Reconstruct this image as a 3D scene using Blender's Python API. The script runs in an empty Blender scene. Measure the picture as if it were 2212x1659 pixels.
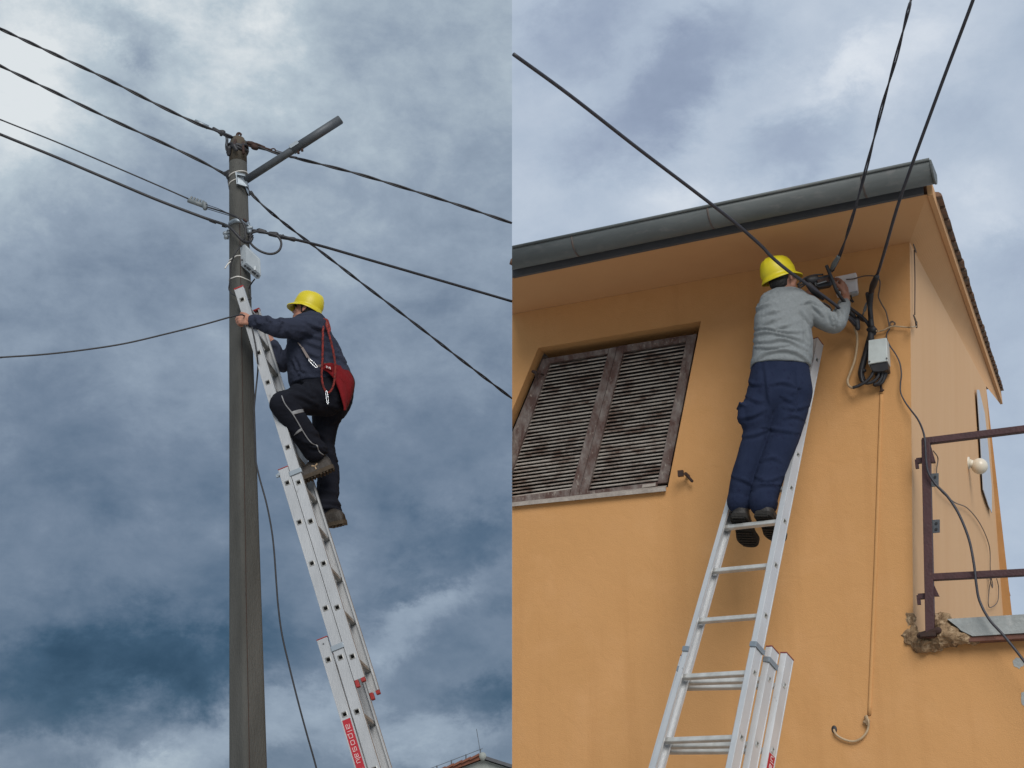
import bpy, bmesh, math, random
from mathutils import Vector, Matrix, noise
import numpy as np
random.seed(4)
sc = bpy.context.scene
C = sc.collection
R = math.radians

# ------------------------------------------------------------------ camera, sky, sun, exposure
F = 3000.0; PITCH = R(20.0); CAMZ = 1.6
cp, sp = math.cos(PITCH), math.sin(PITCH)
cam_d = bpy.data.cameras.new('camera'); cam = bpy.data.objects.new('camera', cam_d); C.objects.link(cam)
cam_d.sensor_width = 36; cam_d.lens = F / 2212 * 36; cam_d.clip_end = 5000; cam_d.clip_start = 0.05
cam.location = (0, 0, CAMZ); cam.rotation_euler = (R(90) + PITCH, 0, 0)
sc.camera = cam

EXPOSURE = 0.95
sc.view_settings.view_transform = 'Standard'; sc.view_settings.look = 'None'
sc.view_settings.exposure = EXPOSURE; sc.view_settings.gamma = 1; sc.view_settings.use_curve_mapping = False

def ray(px, py):
    x = (px - 1106) / F; y = (829.5 - py) / F
    return Vector((x, cp - y * sp, sp + y * cp))
def J(px, py, Y):
    d = ray(px, py)
    return Vector((0, 0, CAMZ)) + d * (Y / d.y)
def proj(P):
    v = P - Vector((0, 0, CAMZ))
    f = v.y * cp + v.z * sp; u = -v.y * sp + v.z * cp
    return 1106 + F * v.x / f, 829.5 - F * u / f

def lin(c):
    return tuple(((v / 255) / 12.92 if v <= 10 else (((v / 255) + 0.055) / 1.055) ** 2.4) for v in c)

SUN_EL, SUN_AZ = 34.0, 172.0        # azimuth clockwise from +Y
w = bpy.data.worlds.new("World"); sc.world = w; w.use_nodes = True
nt = w.node_tree; N = nt.nodes; L = nt.links; N.clear()
def node(t, **k):
    n = N.new(t)
    for a, b in k.items(): setattr(n, a, b)
    return n
def mth(op, a, b=None, clamp=False):
    n = node('ShaderNodeMath', operation=op); n.use_clamp = clamp
    for i, v in enumerate((a, b)):
        if v is None: continue
        if isinstance(v, (int, float)): n.inputs[i].default_value = v
        else: L.new(v, n.inputs[i])
    return n.outputs[0]
tc = node('ShaderNodeTexCoord')
nrm = node('ShaderNodeVectorMath', operation='NORMALIZE'); L.new(tc.outputs['Generated'], nrm.inputs[0])
sep = node('ShaderNodeSeparateXYZ'); L.new(nrm.outputs[0], sep.inputs[0])
az = mth('ARCTAN2', sep.outputs['X'], sep.outputs['Y'])
el = mth('ARCSINE', sep.outputs['Z'])
comb = node('ShaderNodeCombineXYZ'); L.new(az, comb.inputs[0]); L.new(el, comb.inputs[1])
# cloud edges are broken up by warping the directions themselves
stretch = node('ShaderNodeVectorMath', operation='MULTIPLY'); L.new(nrm.outputs[0], stretch.inputs[0]); stretch.inputs[1].default_value = (1, 1, 1.45)
def noise_n(scale, detail, rough, dist, off=0):
    ad = node('ShaderNodeVectorMath', operation='ADD'); L.new(stretch.outputs[0], ad.inputs[0]); ad.inputs[1].default_value = (off, off * .7, off * 1.3)
    n = node('ShaderNodeTexNoise'); L.new(ad.outputs[0], n.inputs['Vector'])
    n.inputs['Scale'].default_value = scale; n.inputs['Detail'].default_value = detail
    n.inputs['Roughness'].default_value = rough; n.inputs['Distortion'].default_value = dist
    return n
wn = noise_n(12, 8, .66, .2, 2.2)
wsub = node('ShaderNodeVectorMath', operation='SUBTRACT'); L.new(wn.outputs['Color'], wsub.inputs[0]); wsub.inputs[1].default_value = (.5, .5, .5)
wsc = node('ShaderNodeVectorMath', operation='SCALE'); L.new(wsub.outputs[0], wsc.inputs[0]); wsc.inputs['Scale'].default_value = .105
wad = node('ShaderNodeVectorMath', operation='ADD'); L.new(comb.outputs[0], wad.inputs[0]); L.new(wsc.outputs[0], wad.inputs[1])
AE = wad.outputs[0]
def azel(px, py):
    d = ray(px, py).normalized(); return math.atan2(d.x, d.y), math.asin(d.z)
def blob(px, py, rx, ry, amp, rot=0.0, soft=0.0):
    a, e = azel(px, py)
    mp = node('ShaderNodeMapping', vector_type='TEXTURE'); L.new(AE, mp.inputs['Vector'])
    mp.inputs['Location'].default_value = (a, e, 0); mp.inputs['Rotation'].default_value = (0, 0, R(rot))
    mp.inputs['Scale'].default_value = (rx / F / math.cos(e), ry / F, 1)
    ln = node('ShaderNodeVectorMath', operation='LENGTH'); L.new(mp.outputs[0], ln.inputs[0])
    mr = node('ShaderNodeMapRange', interpolation_type='SMOOTHSTEP'); L.new(ln.outputs['Value'], mr.inputs['Value'])
    mr.inputs['From Min'].default_value = soft; mr.inputs['From Max'].default_value = 1.0
    mr.inputs['To Min'].default_value = amp; mr.inputs['To Max'].default_value = 0
    return mr.outputs['Result']
def total(lst):
    s = lst[0]
    for v in lst[1:]: s = mth('ADD', s, v)
    return s
def elramp(stops):
    cr = node('ShaderNodeValToRGB'); r = cr.color_ramp
    els = [(azel(900, py)[1], v) for py, v in stops]
    mr = mth('DIVIDE', el, 1.5708)
    L.new(mr, cr.inputs[0])
    els = sorted((e / 1.5708, v) for e, v in els)
    r.elements[0].position, r.elements[0].color = els[0][0], (els[0][1],) * 3 + (1,)
    r.elements[1].position, r.elements[1].color = els[-1][0], (els[-1][1],) * 3 + (1,)
    for p, v in els[1:-1]:
        q = r.elements.new(p); q.color = (v, v, v, 1)
    return cr.outputs[0]
def colramp(fac, stops, k):
    cr = node('ShaderNodeValToRGB'); r = cr.color_ramp; L.new(fac, cr.inputs[0])
    r.elements[0].position = stops[0][0]; r.elements[0].color = lin(stops[0][1]) + (1,)
    r.elements[1].position = stops[-1][0]; r.elements[1].color = lin(stops[-1][1]) + (1,)
    for p, c in stops[1:-1]:
        q = r.elements.new(p); q.color = lin(c) + (1,)
    return cr.outputs[0]
n1 = noise_n(7.5, 9, .56, .25, 0.4); n2 = noise_n(17, 10, .66, .15, 5.1)
nz = total([mth('MULTIPLY', mth('SUBTRACT', n1.outputs['Fac'], .5), .56), mth('MULTIPLY', mth('SUBTRACT', n2.outputs['Fac'], .5), .38)])
# western sky: heavy blue-grey rain cloud, brighter overhead
BL = total([elramp([(-900, .86), (0, .80), (300, .72), (650, .61), (1000, .50), (1300, .45), (1659, .48), (2300, .50)]), nz,
    blob(30, 190, 330, 420, .30), blob(470, 110, 330, 200, .22, -10), blob(290, 80, 120, 70, -.16), blob(420, 250, 260, 90, .10, -14),
    blob(950, 60, 300, 260, -.04), blob(860, 420, 500, 260, -.02),
    blob(620, 1010, 900, 180, -.04), blob(330, 1100, 330, 90, -.08, -8), blob(240, 1445, 520, 130, -.42, 8, .1),
    blob(60, 1580, 260, 80, -.26, 12), blob(480, 1590, 300, 100, .30, 22), blob(190, 1320, 330, 80, -.10, 4),
    blob(1010, 1150, 270, 90, -.19, 4, .1), blob(930, 1250, 190, 50, -.14, 24), blob(870, 1340, 240, 85, .22, 20), blob(700, 1250, 160, 120, .10),
    blob(1080, 1300, 130, 70, -.10, 20), blob(1070, 1520, 190, 75, -.26, 10), blob(840, 1590, 330, 90, .20), blob(330, 1650, 330, 50, .16), blob(660, 1480, 160, 120, .12),
    blob(120, 830, 260, 160, -.05), blob(1000, 960, 300, 110, -.06)])
CL = colramp(BL, [(0, (36, 66, 91)), (.14, (55, 83, 108)), (.30, (83, 104, 127)), (.5, (115, 131, 151)), (.68, (147, 162, 179)), (.86, (184, 198, 208)), (1, (224, 230, 233))], 1)
# eastern sky: thinner, paler cloud
BR_ = total([elramp([(-900, .66), (0, .62), (300, .60), (650, .58), (1000, .56), (1659, .56), (2300, .58)]), mth('MULTIPLY', nz, .75),
    blob(1260, 60, 260, 150, -.30, 30), blob(1450, 190, 350, 150, -.40, 28, .1), blob(1720, 330, 280, 100, -.22, 18), blob(1480, 440, 300, 100, .24, 8),
    blob(1960, 90, 330, 170, .25, 20), blob(2110, 480, 210, 160, .20), blob(1780, 160, 180, 90, .18, 30), blob(2170, 560, 140, 90, -.16),
    blob(1160, 420, 200, 160, .10), blob(2120, 250, 160, 80, -.06), blob(2190, 850, 200, 200, -.04)])
CR_ = colramp(BR_, [(0, (122, 136, 161)), (.28, (149, 163, 186)), (.55, (176, 190, 208)), (.78, (197, 208, 222)), (1, (228, 234, 241))], 1)
side = mth('GREATER_THAN', sep.outputs['X'], 0.0)
mixs = node('ShaderNodeMix', data_type='RGBA'); L.new(side, mixs.inputs['Factor']); L.new(CL, mixs.inputs['A']); L.new(CR_, mixs.inputs['B'])
sky = node('ShaderNodeTexSky', sky_type='NISHITA'); sky.sun_disc = False
sky.sun_elevation = R(SUN_EL); sky.sun_rotation = R(SUN_AZ)
bg_n = node('ShaderNodeBackground'); L.new(sky.outputs[0], bg_n.inputs[0]); bg_n.inputs[1].default_value = .06
bg_c = node('ShaderNodeBackground'); L.new(mixs.outputs['Result'], bg_c.inputs[0]); bg_c.inputs[1].default_value = 1.0 / (2 ** EXPOSURE)
ms = node('ShaderNodeMixShader'); ms.inputs[0].default_value = .96; L.new(bg_n.outputs[0], ms.inputs[1]); L.new(bg_c.outputs[0], ms.inputs[2])
out = node('ShaderNodeOutputWorld'); L.new(ms.outputs[0], out.inputs[0])

sun_d = bpy.data.lights.new('sun', 'SUN'); sun = bpy.data.objects.new('sun', sun_d); C.objects.link(sun)
sun_d.energy = 1.25; sun_d.angle = R(34); sun_d.color = (1, .96, .9)
saz, sel = R(SUN_AZ), R(SUN_EL)
sdir = Vector((math.sin(saz) * math.cos(sel), math.cos(saz) * math.cos(sel), math.sin(sel)))
sun.rotation_euler = (-sdir).to_track_quat('-Z', 'Y').to_euler()
sun.location = (0, -5, 12)

# ------------------------------------------------------------------ materials
def mat(name, col, rough=.65, metal=0.0, col2=None, vs=6.0, vd=5, thr=(.35, .65), bump=0.0, bs=80.0, stretch=(1, 1, 1), spec=.5, col3=None, thr3=(.55, .7), vs3=20.0, bump2=0.0, bs2=9.0, streak=None):
    m = bpy.data.materials.new(name); m.use_nodes = True
    t = m.node_tree; b = t.nodes['Principled BSDF']; l = t.links
    b.inputs['Roughness'].default_value = rough; b.inputs['Metallic'].default_value = metal
    b.inputs['Specular IOR Level'].default_value = spec
    c = lambda v: tuple(v) + (1,)
    b.inputs['Base Color'].default_value = c(col)
    co = t.nodes.new('ShaderNodeTexCoord'); mp = t.nodes.new('ShaderNodeMapping'); l.new(co.outputs['Object'], mp.inputs[0]); mp.inputs['Scale'].default_value = stretch
    def layer(src, scale, th, cc):
        n = t.nodes.new('ShaderNodeTexNoise'); l.new(mp.outputs[0], n.inputs['Vector']); n.inputs['Scale'].default_value = scale
        n.inputs['Detail'].default_value = vd; n.inputs['Roughness'].default_value = .62
        mr = t.nodes.new('ShaderNodeMapRange'); l.new(n.outputs['Fac'], mr.inputs['Value']); mr.inputs['From Min'].default_value = th[0]; mr.inputs['From Max'].default_value = th[1]
        mx = t.nodes.new('ShaderNodeMix'); mx.data_type = 'RGBA'; l.new(mr.outputs['Result'], mx.inputs['Factor'])
        if src is None: mx.inputs['A'].default_value = c(col)
        else: l.new(src, mx.inputs['A'])
        mx.inputs['B'].default_value = c(cc)
        return mx.outputs['Result']
    s = None
    if col2 is not None: s = layer(None, vs, thr, col2)
    if col3 is not None: s = layer(s, vs3, thr3, col3)
    if streak is not None:
        mp2 = t.nodes.new('ShaderNodeMapping'); l.new(co.outputs['Object'], mp2.inputs[0]); mp2.inputs['Scale'].default_value = (1, 1, .07)
        n = t.nodes.new('ShaderNodeTexNoise'); l.new(mp2.outputs[0], n.inputs['Vector']); n.inputs['Scale'].default_value = 5; n.inputs['Detail'].default_value = 6; n.inputs['Roughness'].default_value = .6
        mr = t.nodes.new('ShaderNodeMapRange'); l.new(n.outputs['Fac'], mr.inputs['Value']); mr.inputs['From Min'].default_value = .5; mr.inputs['From Max'].default_value = .85
        mx = t.nodes.new('ShaderNodeMix'); mx.data_type = 'RGBA'; l.new(mr.outputs['Result'], mx.inputs['Factor']); l.new(s, mx.inputs['A']); mx.inputs['B'].default_value = c(streak); s = mx.outputs['Result']
    if s is not None: l.new(s, b.inputs['Base Color'])
    if bump:
        n = t.nodes.new('ShaderNodeTexNoise'); l.new(mp.outputs[0], n.inputs['Vector']); n.inputs['Scale'].default_value = bs; n.inputs['Detail'].default_value = 4
        bp = t.nodes.new('ShaderNodeBump'); bp.inputs['Strength'].default_value = bump; bp.inputs['Distance'].default_value = .01
        l.new(n.outputs['Fac'], bp.inputs['Height']); l.new(bp.outputs[0], b.inputs['Normal'])
        if bump2:
            n2_ = t.nodes.new('ShaderNodeTexNoise'); l.new(mp.outputs[0], n2_.inputs['Vector']); n2_.inputs['Scale'].default_value = bs2; n2_.inputs['Detail'].default_value = 5; n2_.inputs['Distortion'].default_value = .8
            b2 = t.nodes.new('ShaderNodeBump'); b2.inputs['Strength'].default_value = bump2; b2.inputs['Distance'].default_value = .03
            l.new(n2_.outputs['Fac'], b2.inputs['Height']); l.new(b2.outputs[0], bp.inputs['Normal'])
    return m
MT = {}
MT['wall'] = mat('ochre_render', (.56, .302, .126), .93, col2=(.53, .283, .114), vs=1.1, thr=(.3, .7), bump=.24, bs=150, bump2=.16, bs2=7, col3=(.58, .318, .14), vs3=3.3, thr3=(.5, .8), spec=.15, streak=(.48, .25, .10))
MT['wall_side'] = mat('faded_ochre_render', (.68, .425, .235), .93, col2=(.66, .40, .215), vs=4, thr=(.35, .7), bump=.25, bs=110, stretch=(1, 1, .12), spec=.2)
MT['soffit'] = mat('soffit_render', (.60, .345, .17), .93, col2=(.57, .32, .155), vs=1.6, bump=.15, bs=140, spec=.2)
MT['zinc'] = mat('gutter_zinc', (.128, .142, .142), .6, .15, col2=(.105, .117, .118), vs=4, bump=.1, bs=20, stretch=(1, 1, 3), col3=(.15, .155, .155), vs3=9)
MT['zinc_dark'] = mat('dark_zinc', (.085, .088, .098), .7, .1, col2=(.07, .072, .08))
MT['strap'] = mat('rusty_strap', (.10, .092, .092), .8, col2=(.12, .088, .075), vs=30)
MT['tile'] = mat('roof_clay', (.22, .12, .075), .9, col2=(.10, .085, .07), vs=9, bump=.6, bs=60, col3=(.30, .24, .17), vs3=25, thr3=(.58, .7))
MT['tile_red'] = mat('roof_clay_red', (.20, .075, .042), .9, col2=(.14, .055, .035), vs=4)
MT['shutter'] = mat('peeling_brown_paint', (.085, .048, .040), .85, col2=(.22, .195, .18), vs=13, thr=(.42, .68), vd=8, stretch=(1, 1, .55), bump=.5, bs=60, col3=(.34, .30, .26), vs3=45, thr3=(.6, .72))
MT['slat'] = mat('weathered_slat', (.40, .36, .32), .85, col2=(.15, .10, .078), vs=7, thr=(.46, .62), vd=8, bump=.4, bs=60, stretch=(1, 1, 2.2), col3=(.10, .072, .06), vs3=4, thr3=(.60, .72))
MT['dark'] = mat('interior_shade', (.012, .011, .011), .6)  # near-black colour that paints in the darkness of the room
MT['sill'] = mat('sill_stone', (.40, .36, .32), .8, col2=(.27, .235, .21), vs=14, bump=.3)
MT['alu'] = mat('aluminium', (.44, .45, .46), .45, .55, col2=(.36, .37, .38), vs=7, thr=(.3, .7), stretch=(1, 1, .35), bump=.06, bs=120, col3=(.25, .25, .25), vs3=30, thr3=(.64, .74))
MT['alu_r'] = mat('bright_aluminium', (.62, .63, .64), .42, .45, col2=(.54, .55, .56), vs=7, thr=(.3, .7), stretch=(1, 1, .35), bump=.06, bs=120, col3=(.38, .38, .38), vs3=30, thr3=(.66, .74))
MT['alu_rung_r'] = mat('bright_rung', (.60, .60, .58), .45, .4, col2=(.46, .455, .43), vs=14)
MT['alu_rung'] = mat('aluminium_rung', (.36, .36, .35), .5, .6, col2=(.24, .235, .22), vs=14)
MT['galv'] = mat('galvanised', (.27, .31, .34), .5, .6, col2=(.27, .31, .35), vs=30)
MT['redcap'] = mat('red_plastic', (.30, .014, .013), .5, col2=(.24, .011, .010), vs=20)
MT['cap_dark'] = mat('dull_red_plastic', (.16, .03, .028), .6)
MT['sticker'] = mat('red_sticker', (.36, .010, .020), .4)
MT['white_print'] = mat('print_white', (.78, .76, .74), .5)
MT['concrete'] = mat('pole_concrete', (.092, .092, .085), .92, col2=(.056, .056, .051), vs=4, thr=(.32, .68), bump=.5, bs=110, stretch=(1, 1, .22), col3=(.045, .042, .038), vs3=75, thr3=(.66, .72))
MT['rust'] = mat('rust', (.028, .016, .013), .85, col2=(.05, .022, .015), vs=40)
MT['stain'] = mat('rust_stained_concrete', (.075, .066, .052), .92, col2=(.085, .058, .034), vs=14, stretch=(1, 1, .2), bump=.4, bs=100)
MT['pipe'] = mat('grey_painted_pipe', (.095, .105, .115), .55, .4, col2=(.07, .078, .09), vs=9, bump=.15, bs=90)
MT['black'] = mat('black_rubber', (.014, .014, .017), .55, col2=(.022, .022, .026), vs=40)
MT['black_r'] = mat('grey_black_sheath', (.022, .022, .030), .5, col2=(.035, .035, .046), vs=30)
MT['box'] = mat('light_grey_plastic', (.43, .47, .50), .45, col2=(.38, .42, .45), vs=12)
MT['box_white'] = mat('white_plastic', (.74, .75, .77), .4, col2=(.68, .69, .71), vs=10)
MT['box_meter'] = mat('pale_grey_enamel', (.53, .58, .57), .5, col2=(.46, .5, .49), vs=18)
MT['insul'] = mat('grey_insulator', (.17, .19, .20), .5, col2=(.12, .14, .15), vs=40)
MT['tie'] = mat('white_tie', (.62, .60, .56), .5)
MT['cream'] = mat('cream_sheath', (.46, .34, .21), .6, col2=(.38, .27, .16), vs=30)
MT['thin'] = mat('thin_wire', (.10, .075, .06), .7)
MT['skin'] = mat('skin', (.42, .21, .145), .55, col2=(.36, .165, .11), vs=25, spec=.35)
MT['skin2'] = mat('skin_tanned', (.34, .175, .12), .55, col2=(.27, .13, .09), vs=25, spec=.35)
MT['hair'] = mat('dark_hair', (.010, .009, .009), .6, bump=.8, bs=160, stretch=(1, 1, .3))
MT['sweat_l'] = mat('slate_fleece', (.035, .041, .066), .95, col2=(.027, .032, .052), vs=7, bump=.6, bs=240, spec=.15)
MT['sweat_r'] = mat('grey_marl_sweatshirt', (.235, .255, .262), .95, col2=(.20, .218, .226), vs=60, bump=.5, bs=260, spec=.15)
MT['trous_l'] = mat('black_work_trousers', (.0072, .008, .0125), .92, col2=(.0105, .0118, .018), vs=9, bump=.4, bs=300, spec=.15)
MT['trous_r'] = mat('navy_work_trousers', (.0120, .019, .046), .92, col2=(.017, .025, .056), vs=9, bump=.5, bs=300, col3=(.010, .014, .038), vs3=30, spec=.2)
MT['reflect'] = mat('reflective_tape', (.22, .22, .225), .5, col2=(.17, .17, .175), vs=30)
MT['shoe'] = mat('brown_leather', (.018, .0135, .010), .6, col2=(.028, .020, .014), vs=18, bump=.4, bs=140)
MT['sole'] = mat('tan_rubber', (.062, .043, .025), .85, col2=(.04, .029, .018), vs=20, bump=.4, bs=90)
MT['shoe_r'] = mat('black_leather', (.018, .016, .015), .6, col2=(.035, .03, .027), vs=14, bump=.4, bs=120)
MT['sole_r'] = mat('black_rubber_sole', (.010, .009, .008), .9, col2=(.02, .017, .014), vs=40, bump=.8, bs=70)
MT['yellow'] = mat('yellow_helmet', (.62, .52, .018), .42, col2=(.55, .45, .014), vs=5, spec=.4, col3=(.40, .33, .03), vs3=38, thr3=(.66, .76))
MT['belt'] = mat('red_webbing', (.175, .0075, .0105), .85, col2=(.135, .006, .008), vs=9, bump=.5, bs=260, spec=.2)
MT['rope'] = mat('red_rope', (.22, .022, .016), .9, col2=(.10, .012, .01), vs=70, thr=(.45, .55), bump=.6, bs=200)
MT['strapg'] = mat('grey_strap', (.19, .16, .15), .9)
MT['steel'] = mat('steel', (.62, .64, .66), .25, .95)
MT['maroon'] = mat('maroon_paint', (.060, .020, .022), .6, col2=(.042, .014, .016), vs=14, bump=.3, bs=70, col3=(.14, .06, .03), vs3=16, thr3=(.68, .76))
MT['slab'] = mat('slab_paint', (.33, .35, .345), .85, col2=(.25, .265, .26), vs=7, bump=.5, bs=40, col3=(.40, .41, .40), vs3=14)
MT['slab_under'] = mat('slab_red_primer', (.17, .075, .055), .9, col2=(.12, .06, .045), vs=9, bump=.4)
MT['rubble'] = mat('broken_concrete', (.36, .25, .15), 1.0, col2=(.17, .11, .065), vs=14, vd=9, bump=1.0, bs=60, col3=(.46, .34, .22), vs3=26, thr3=(.52, .66), spec=.05)
MT['globe'] = mat('opal_glass', (.70, .66, .56), .3, col2=(.62, .57, .47), vs=4)
MT['ground'] = mat('pale_bounce_ground', (.46, .44, .41), .95, col2=(.40, .38, .345), vs=.6, bump=.5, bs=4)  # ground out of view, made pale to bounce light up to the soffit
MT['plasterfar'] = mat('far_plaster', (.30, .32, .30), .95, col2=(.25, .27, .25), vs=1.2, bump=.3, bs=14)
MT['leaf_white'] = mat('pale_glass_reflection', (.47, .52, .60), .45, col2=(.5, .53, .58), vs=6)  # pale bluish colour paints in the reflection on the leaf's glass
MT['brown'] = mat('brown_fascia', (.20, .10, .05), .85, col2=(.15, .075, .04), vs=6)
MT['eye'] = mat('eye_dark', (.02, .015, .012), .2)

# ------------------------------------------------------------------ mesh building helpers
class MB:
    def __init__(s): s.v = []; s.f = []; s.mi = []; s.cur = 0
    def add(s, vs, fs):
        o = len(s.v); s.v += [Vector(p) for p in vs]
        for f in fs: s.f.append([i + o for i in f]); s.mi.append(s.cur)
        return s
    def box(s, c, ax, ay, az_):
        c = Vector(c); ax, ay, az_ = Vector(ax), Vector(ay), Vector(az_)
        vs = [c + ax * i + ay * j + az_ * k for i in (-1, 1) for j in (-1, 1) for k in (-1, 1)]
        return s.add(vs, [(0, 1, 3, 2), (4, 6, 7, 5), (0, 4, 5, 1), (2, 3, 7, 6), (0, 2, 6, 4), (1, 5, 7, 3)])
    def prism(s, pts, off):
        n = len(pts); a = [Vector(p) for p in pts]; b = [p + Vector(off) for p in a]
        return s.add(a + b, [list(range(n))[::-1], list(range(n, 2 * n))] + [(i, (i + 1) % n, n + (i + 1) % n, n + i) for i in range(n)])
    def loft(s, rings, cap=True):
        m = len(rings[0]); vs = [p for r in rings for p in r]; fs = []
        for i in range(len(rings) - 1):
            for j in range(m):
                fs.append((i * m + j, i * m + (j + 1) % m, (i + 1) * m + (j + 1) % m, (i + 1) * m + j))
        if cap: fs += [list(range(m))[::-1], list(range((len(rings) - 1) * m, len(rings) * m))]
        return s.add(vs, fs)
    def tube(s, pts, r, n=8, round_ends=False, closed=False):
        pts = [Vector(p) for p in pts]; k = len(pts)
        rs = list(r) if isinstance(r, (list, tuple)) else [r] * k
        tg = []
        for i in range(k):
            a = pts[(i - 1) % k] if closed else pts[max(i - 1, 0)]; b = pts[(i + 1) % k] if closed else pts[min(i + 1, k - 1)]
            t = (b - a); tg.append(t.normalized() if t.length > 1e-9 else Vector((0, 0, 1)))
        up = Vector((0, 0, 1)) if abs(tg[0].z) < .9 else Vector((1, 0, 0))
        x = tg[0].cross(up).normalized(); rings = []
        def ring(p, t, rad, x):
            y = t.cross(x); return [p + (x * math.cos(2 * math.pi * j / n) + y * math.sin(2 * math.pi * j / n)) * rad for j in range(n)]
        fr = []
        for i in range(k):
            x = x - tg[i] * x.dot(tg[i])
            if x.length < 1e-6: x = tg[i].orthogonal()
            x.normalize(); fr.append(x.copy())
        if round_ends:
            for q in (80, 60, 40, 20): rings.append(ring(pts[0] - tg[0] * rs[0] * math.sin(R(q)), tg[0], rs[0] * math.cos(R(q)), fr[0]))
        for i in range(k): rings.append(ring(pts[i], tg[i], rs[i], fr[i]))
        if round_ends:
            for q in (20, 40, 60, 80): rings.append(ring(pts[-1] + tg[-1] * rs[-1] * math.sin(R(q)), tg[-1], rs[-1] * math.cos(R(q)), fr[-1]))
        if closed: rings.append(rings[0])
        return s.loft(rings, cap=not closed)
    def limb(s, pr, n=18):
        """pr: list of (point, radius); smoothly interpolated, round ends"""
        P = [Vector(p) for p, r in pr]; Rr = [r for p, r in pr]
        pts, rs = crv(P, 5, Rr)
        return s.tube(pts, rs, n, True)
    def ell(s, c, ax, ay, az_, n=20, m=12):
        c = Vector(c); ax, ay, az_ = Vector(ax), Vector(ay), Vector(az_); rings = []
        for i in range(m + 1):
            th = math.pi * (.02 + .96 * i / m)
            rings.append([c + az_ * -math.cos(th) + (ax * math.cos(2 * math.pi * j / n) + ay * math.sin(2 * math.pi * j / n)) * math.sin(th) for j in range(n)])
        return s.loft(rings)
    def mesh(s, name, origin=None):
        o = origin or Vector((0, 0, 0))
        me = bpy.data.meshes.new(name); me.from_pydata([tuple(p - o) for p in s.v], [], s.f)
        return me
    def build(s, name, m, parent=None, smooth=False, bevel=0):
        ms_ = m if isinstance(m, (list, tuple)) else [m]
        o0 = Vector(parent['_w']) if parent is not None else Vector((0, 0, 0))
        me = s.mesh(name, o0)
        for q in ms_: me.materials.append(MT[q])
        me.polygons.foreach_set('material_index', s.mi)
        bm = bmesh.new(); bm.from_mesh(me); bmesh.ops.recalc_face_normals(bm, faces=bm.faces)
        if bevel: bmesh.ops.bevel(bm, geom=[e for e in bm.edges if len(e.link_faces) == 2 and e.calc_face_angle(0) > .5], offset=bevel, segments=2, affect='EDGES', profile=.5)
        bm.to_mesh(me); bm.free()
        return link(name, me, parent, smooth)
def link(name, me, parent=None, smooth=False):
    o = bpy.data.objects.new(name, me); C.objects.link(o)
    if smooth: me.polygons.foreach_set('use_smooth', [True] * len(me.polygons))
    if parent is not None: o.parent = parent
    o['_w'] = list(parent['_w']) if parent is not None else [0.0, 0.0, 0.0]
    return o
def crv(P, sub, Rr=None):
    """Catmull-Rom through P"""
    P = [Vector(p) for p in P]; out_, ro = [], []
    n = len(P)
    for i in range(n - 1):
        p0 = P[i - 1] if i else P[0] * 2 - P[1]; p1, p2 = P[i], P[i + 1]; p3 = P[i + 2] if i + 2 < n else P[-1] * 2 - P[-2]
        for k in range(sub):
            t = k / sub
            out_.append(.5 * ((2 * p1) + (p2 - p0) * t + (2 * p0 - 5 * p1 + 4 * p2 - p3) * t * t + (3 * p1 - p0 - 3 * p2 + p3) * t ** 3))
            if Rr: ro.append(Rr[i] * (1 - t) + Rr[i + 1] * t)
    out_.append(P[-1].copy())
    if Rr: ro.append(Rr[-1]); return out_, ro
    return out_
def thing(name, label, cat, loc, group=None):
    o = bpy.data.objects.new(name, None); C.objects.link(o); o.location = loc; o['_w'] = list(loc); o.empty_display_size = .1
    return tag(o, label, cat, group)
def tag(o, label, cat, group=None):
    o['label'] = label; o['category'] = cat
    if group: o['group'] = group
    return o
def part(parent, name, mb, m, smooth=False, bevel=0, label=None):
    o = mb.build(name, m, parent, smooth, bevel)
    if label: o['label'] = label
    return o
def structure(name, mb, m):
    o = mb.build(name, m); o['kind'] = 'structure'; return o
def box2(mb, a, b, wv, hv):
    """beam from a to b with half-width vector wv and half-height vector hv"""
    a, b = Vector(a), Vector(b); return mb.box((a + b) / 2, (b - a) / 2, wv, hv)
# pixel frames of enlarged looks at the reference: (x0, y0, scale)
ZF = dict(Z1=(470.1, 232.3, .2467), Z2=(497.8, 580.7, .2167), Z3=(525.4, 829.5, .2167), Z4=(580.7, 967.8, .25), Z5=(663.6, 1327.2, .2001), R1=(1576, 525.4, .1833),
          R2=(1714.3, 525.4, .2167), R3=(1520.8, 746.6, .2833), R4=(1106, 663.6, .2834), R5=(1382.5, 1106, .3334), R6=(1907.9, 884.8, .35), R7=(1824.9, 331.8, .3666),
          R8=(1659, 1271.9, .25), S1=(967.8, 1603.7, .075), S2=(1094.9, 442.4, .23), S5=(387.1, 232.3, .1267), S7=(387.1, 409.2, .12), S8=(1714.3, 553, .1333))
def z(k, x, y): a = ZF[k]; return a[0] + a[2] * x, a[1] + a[2] * y
def JZ(k, x, y, Y): return J(*z(k, x, y), Y)

# ------------------------------------------------------------------ ground
g = MB(); g.add([(-900, -900, 0), (900, -900, 0), (900, 900, 0), (-900, 900, 0)], [(0, 1, 2, 3)])
structure('ground', g, 'ground')

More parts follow.
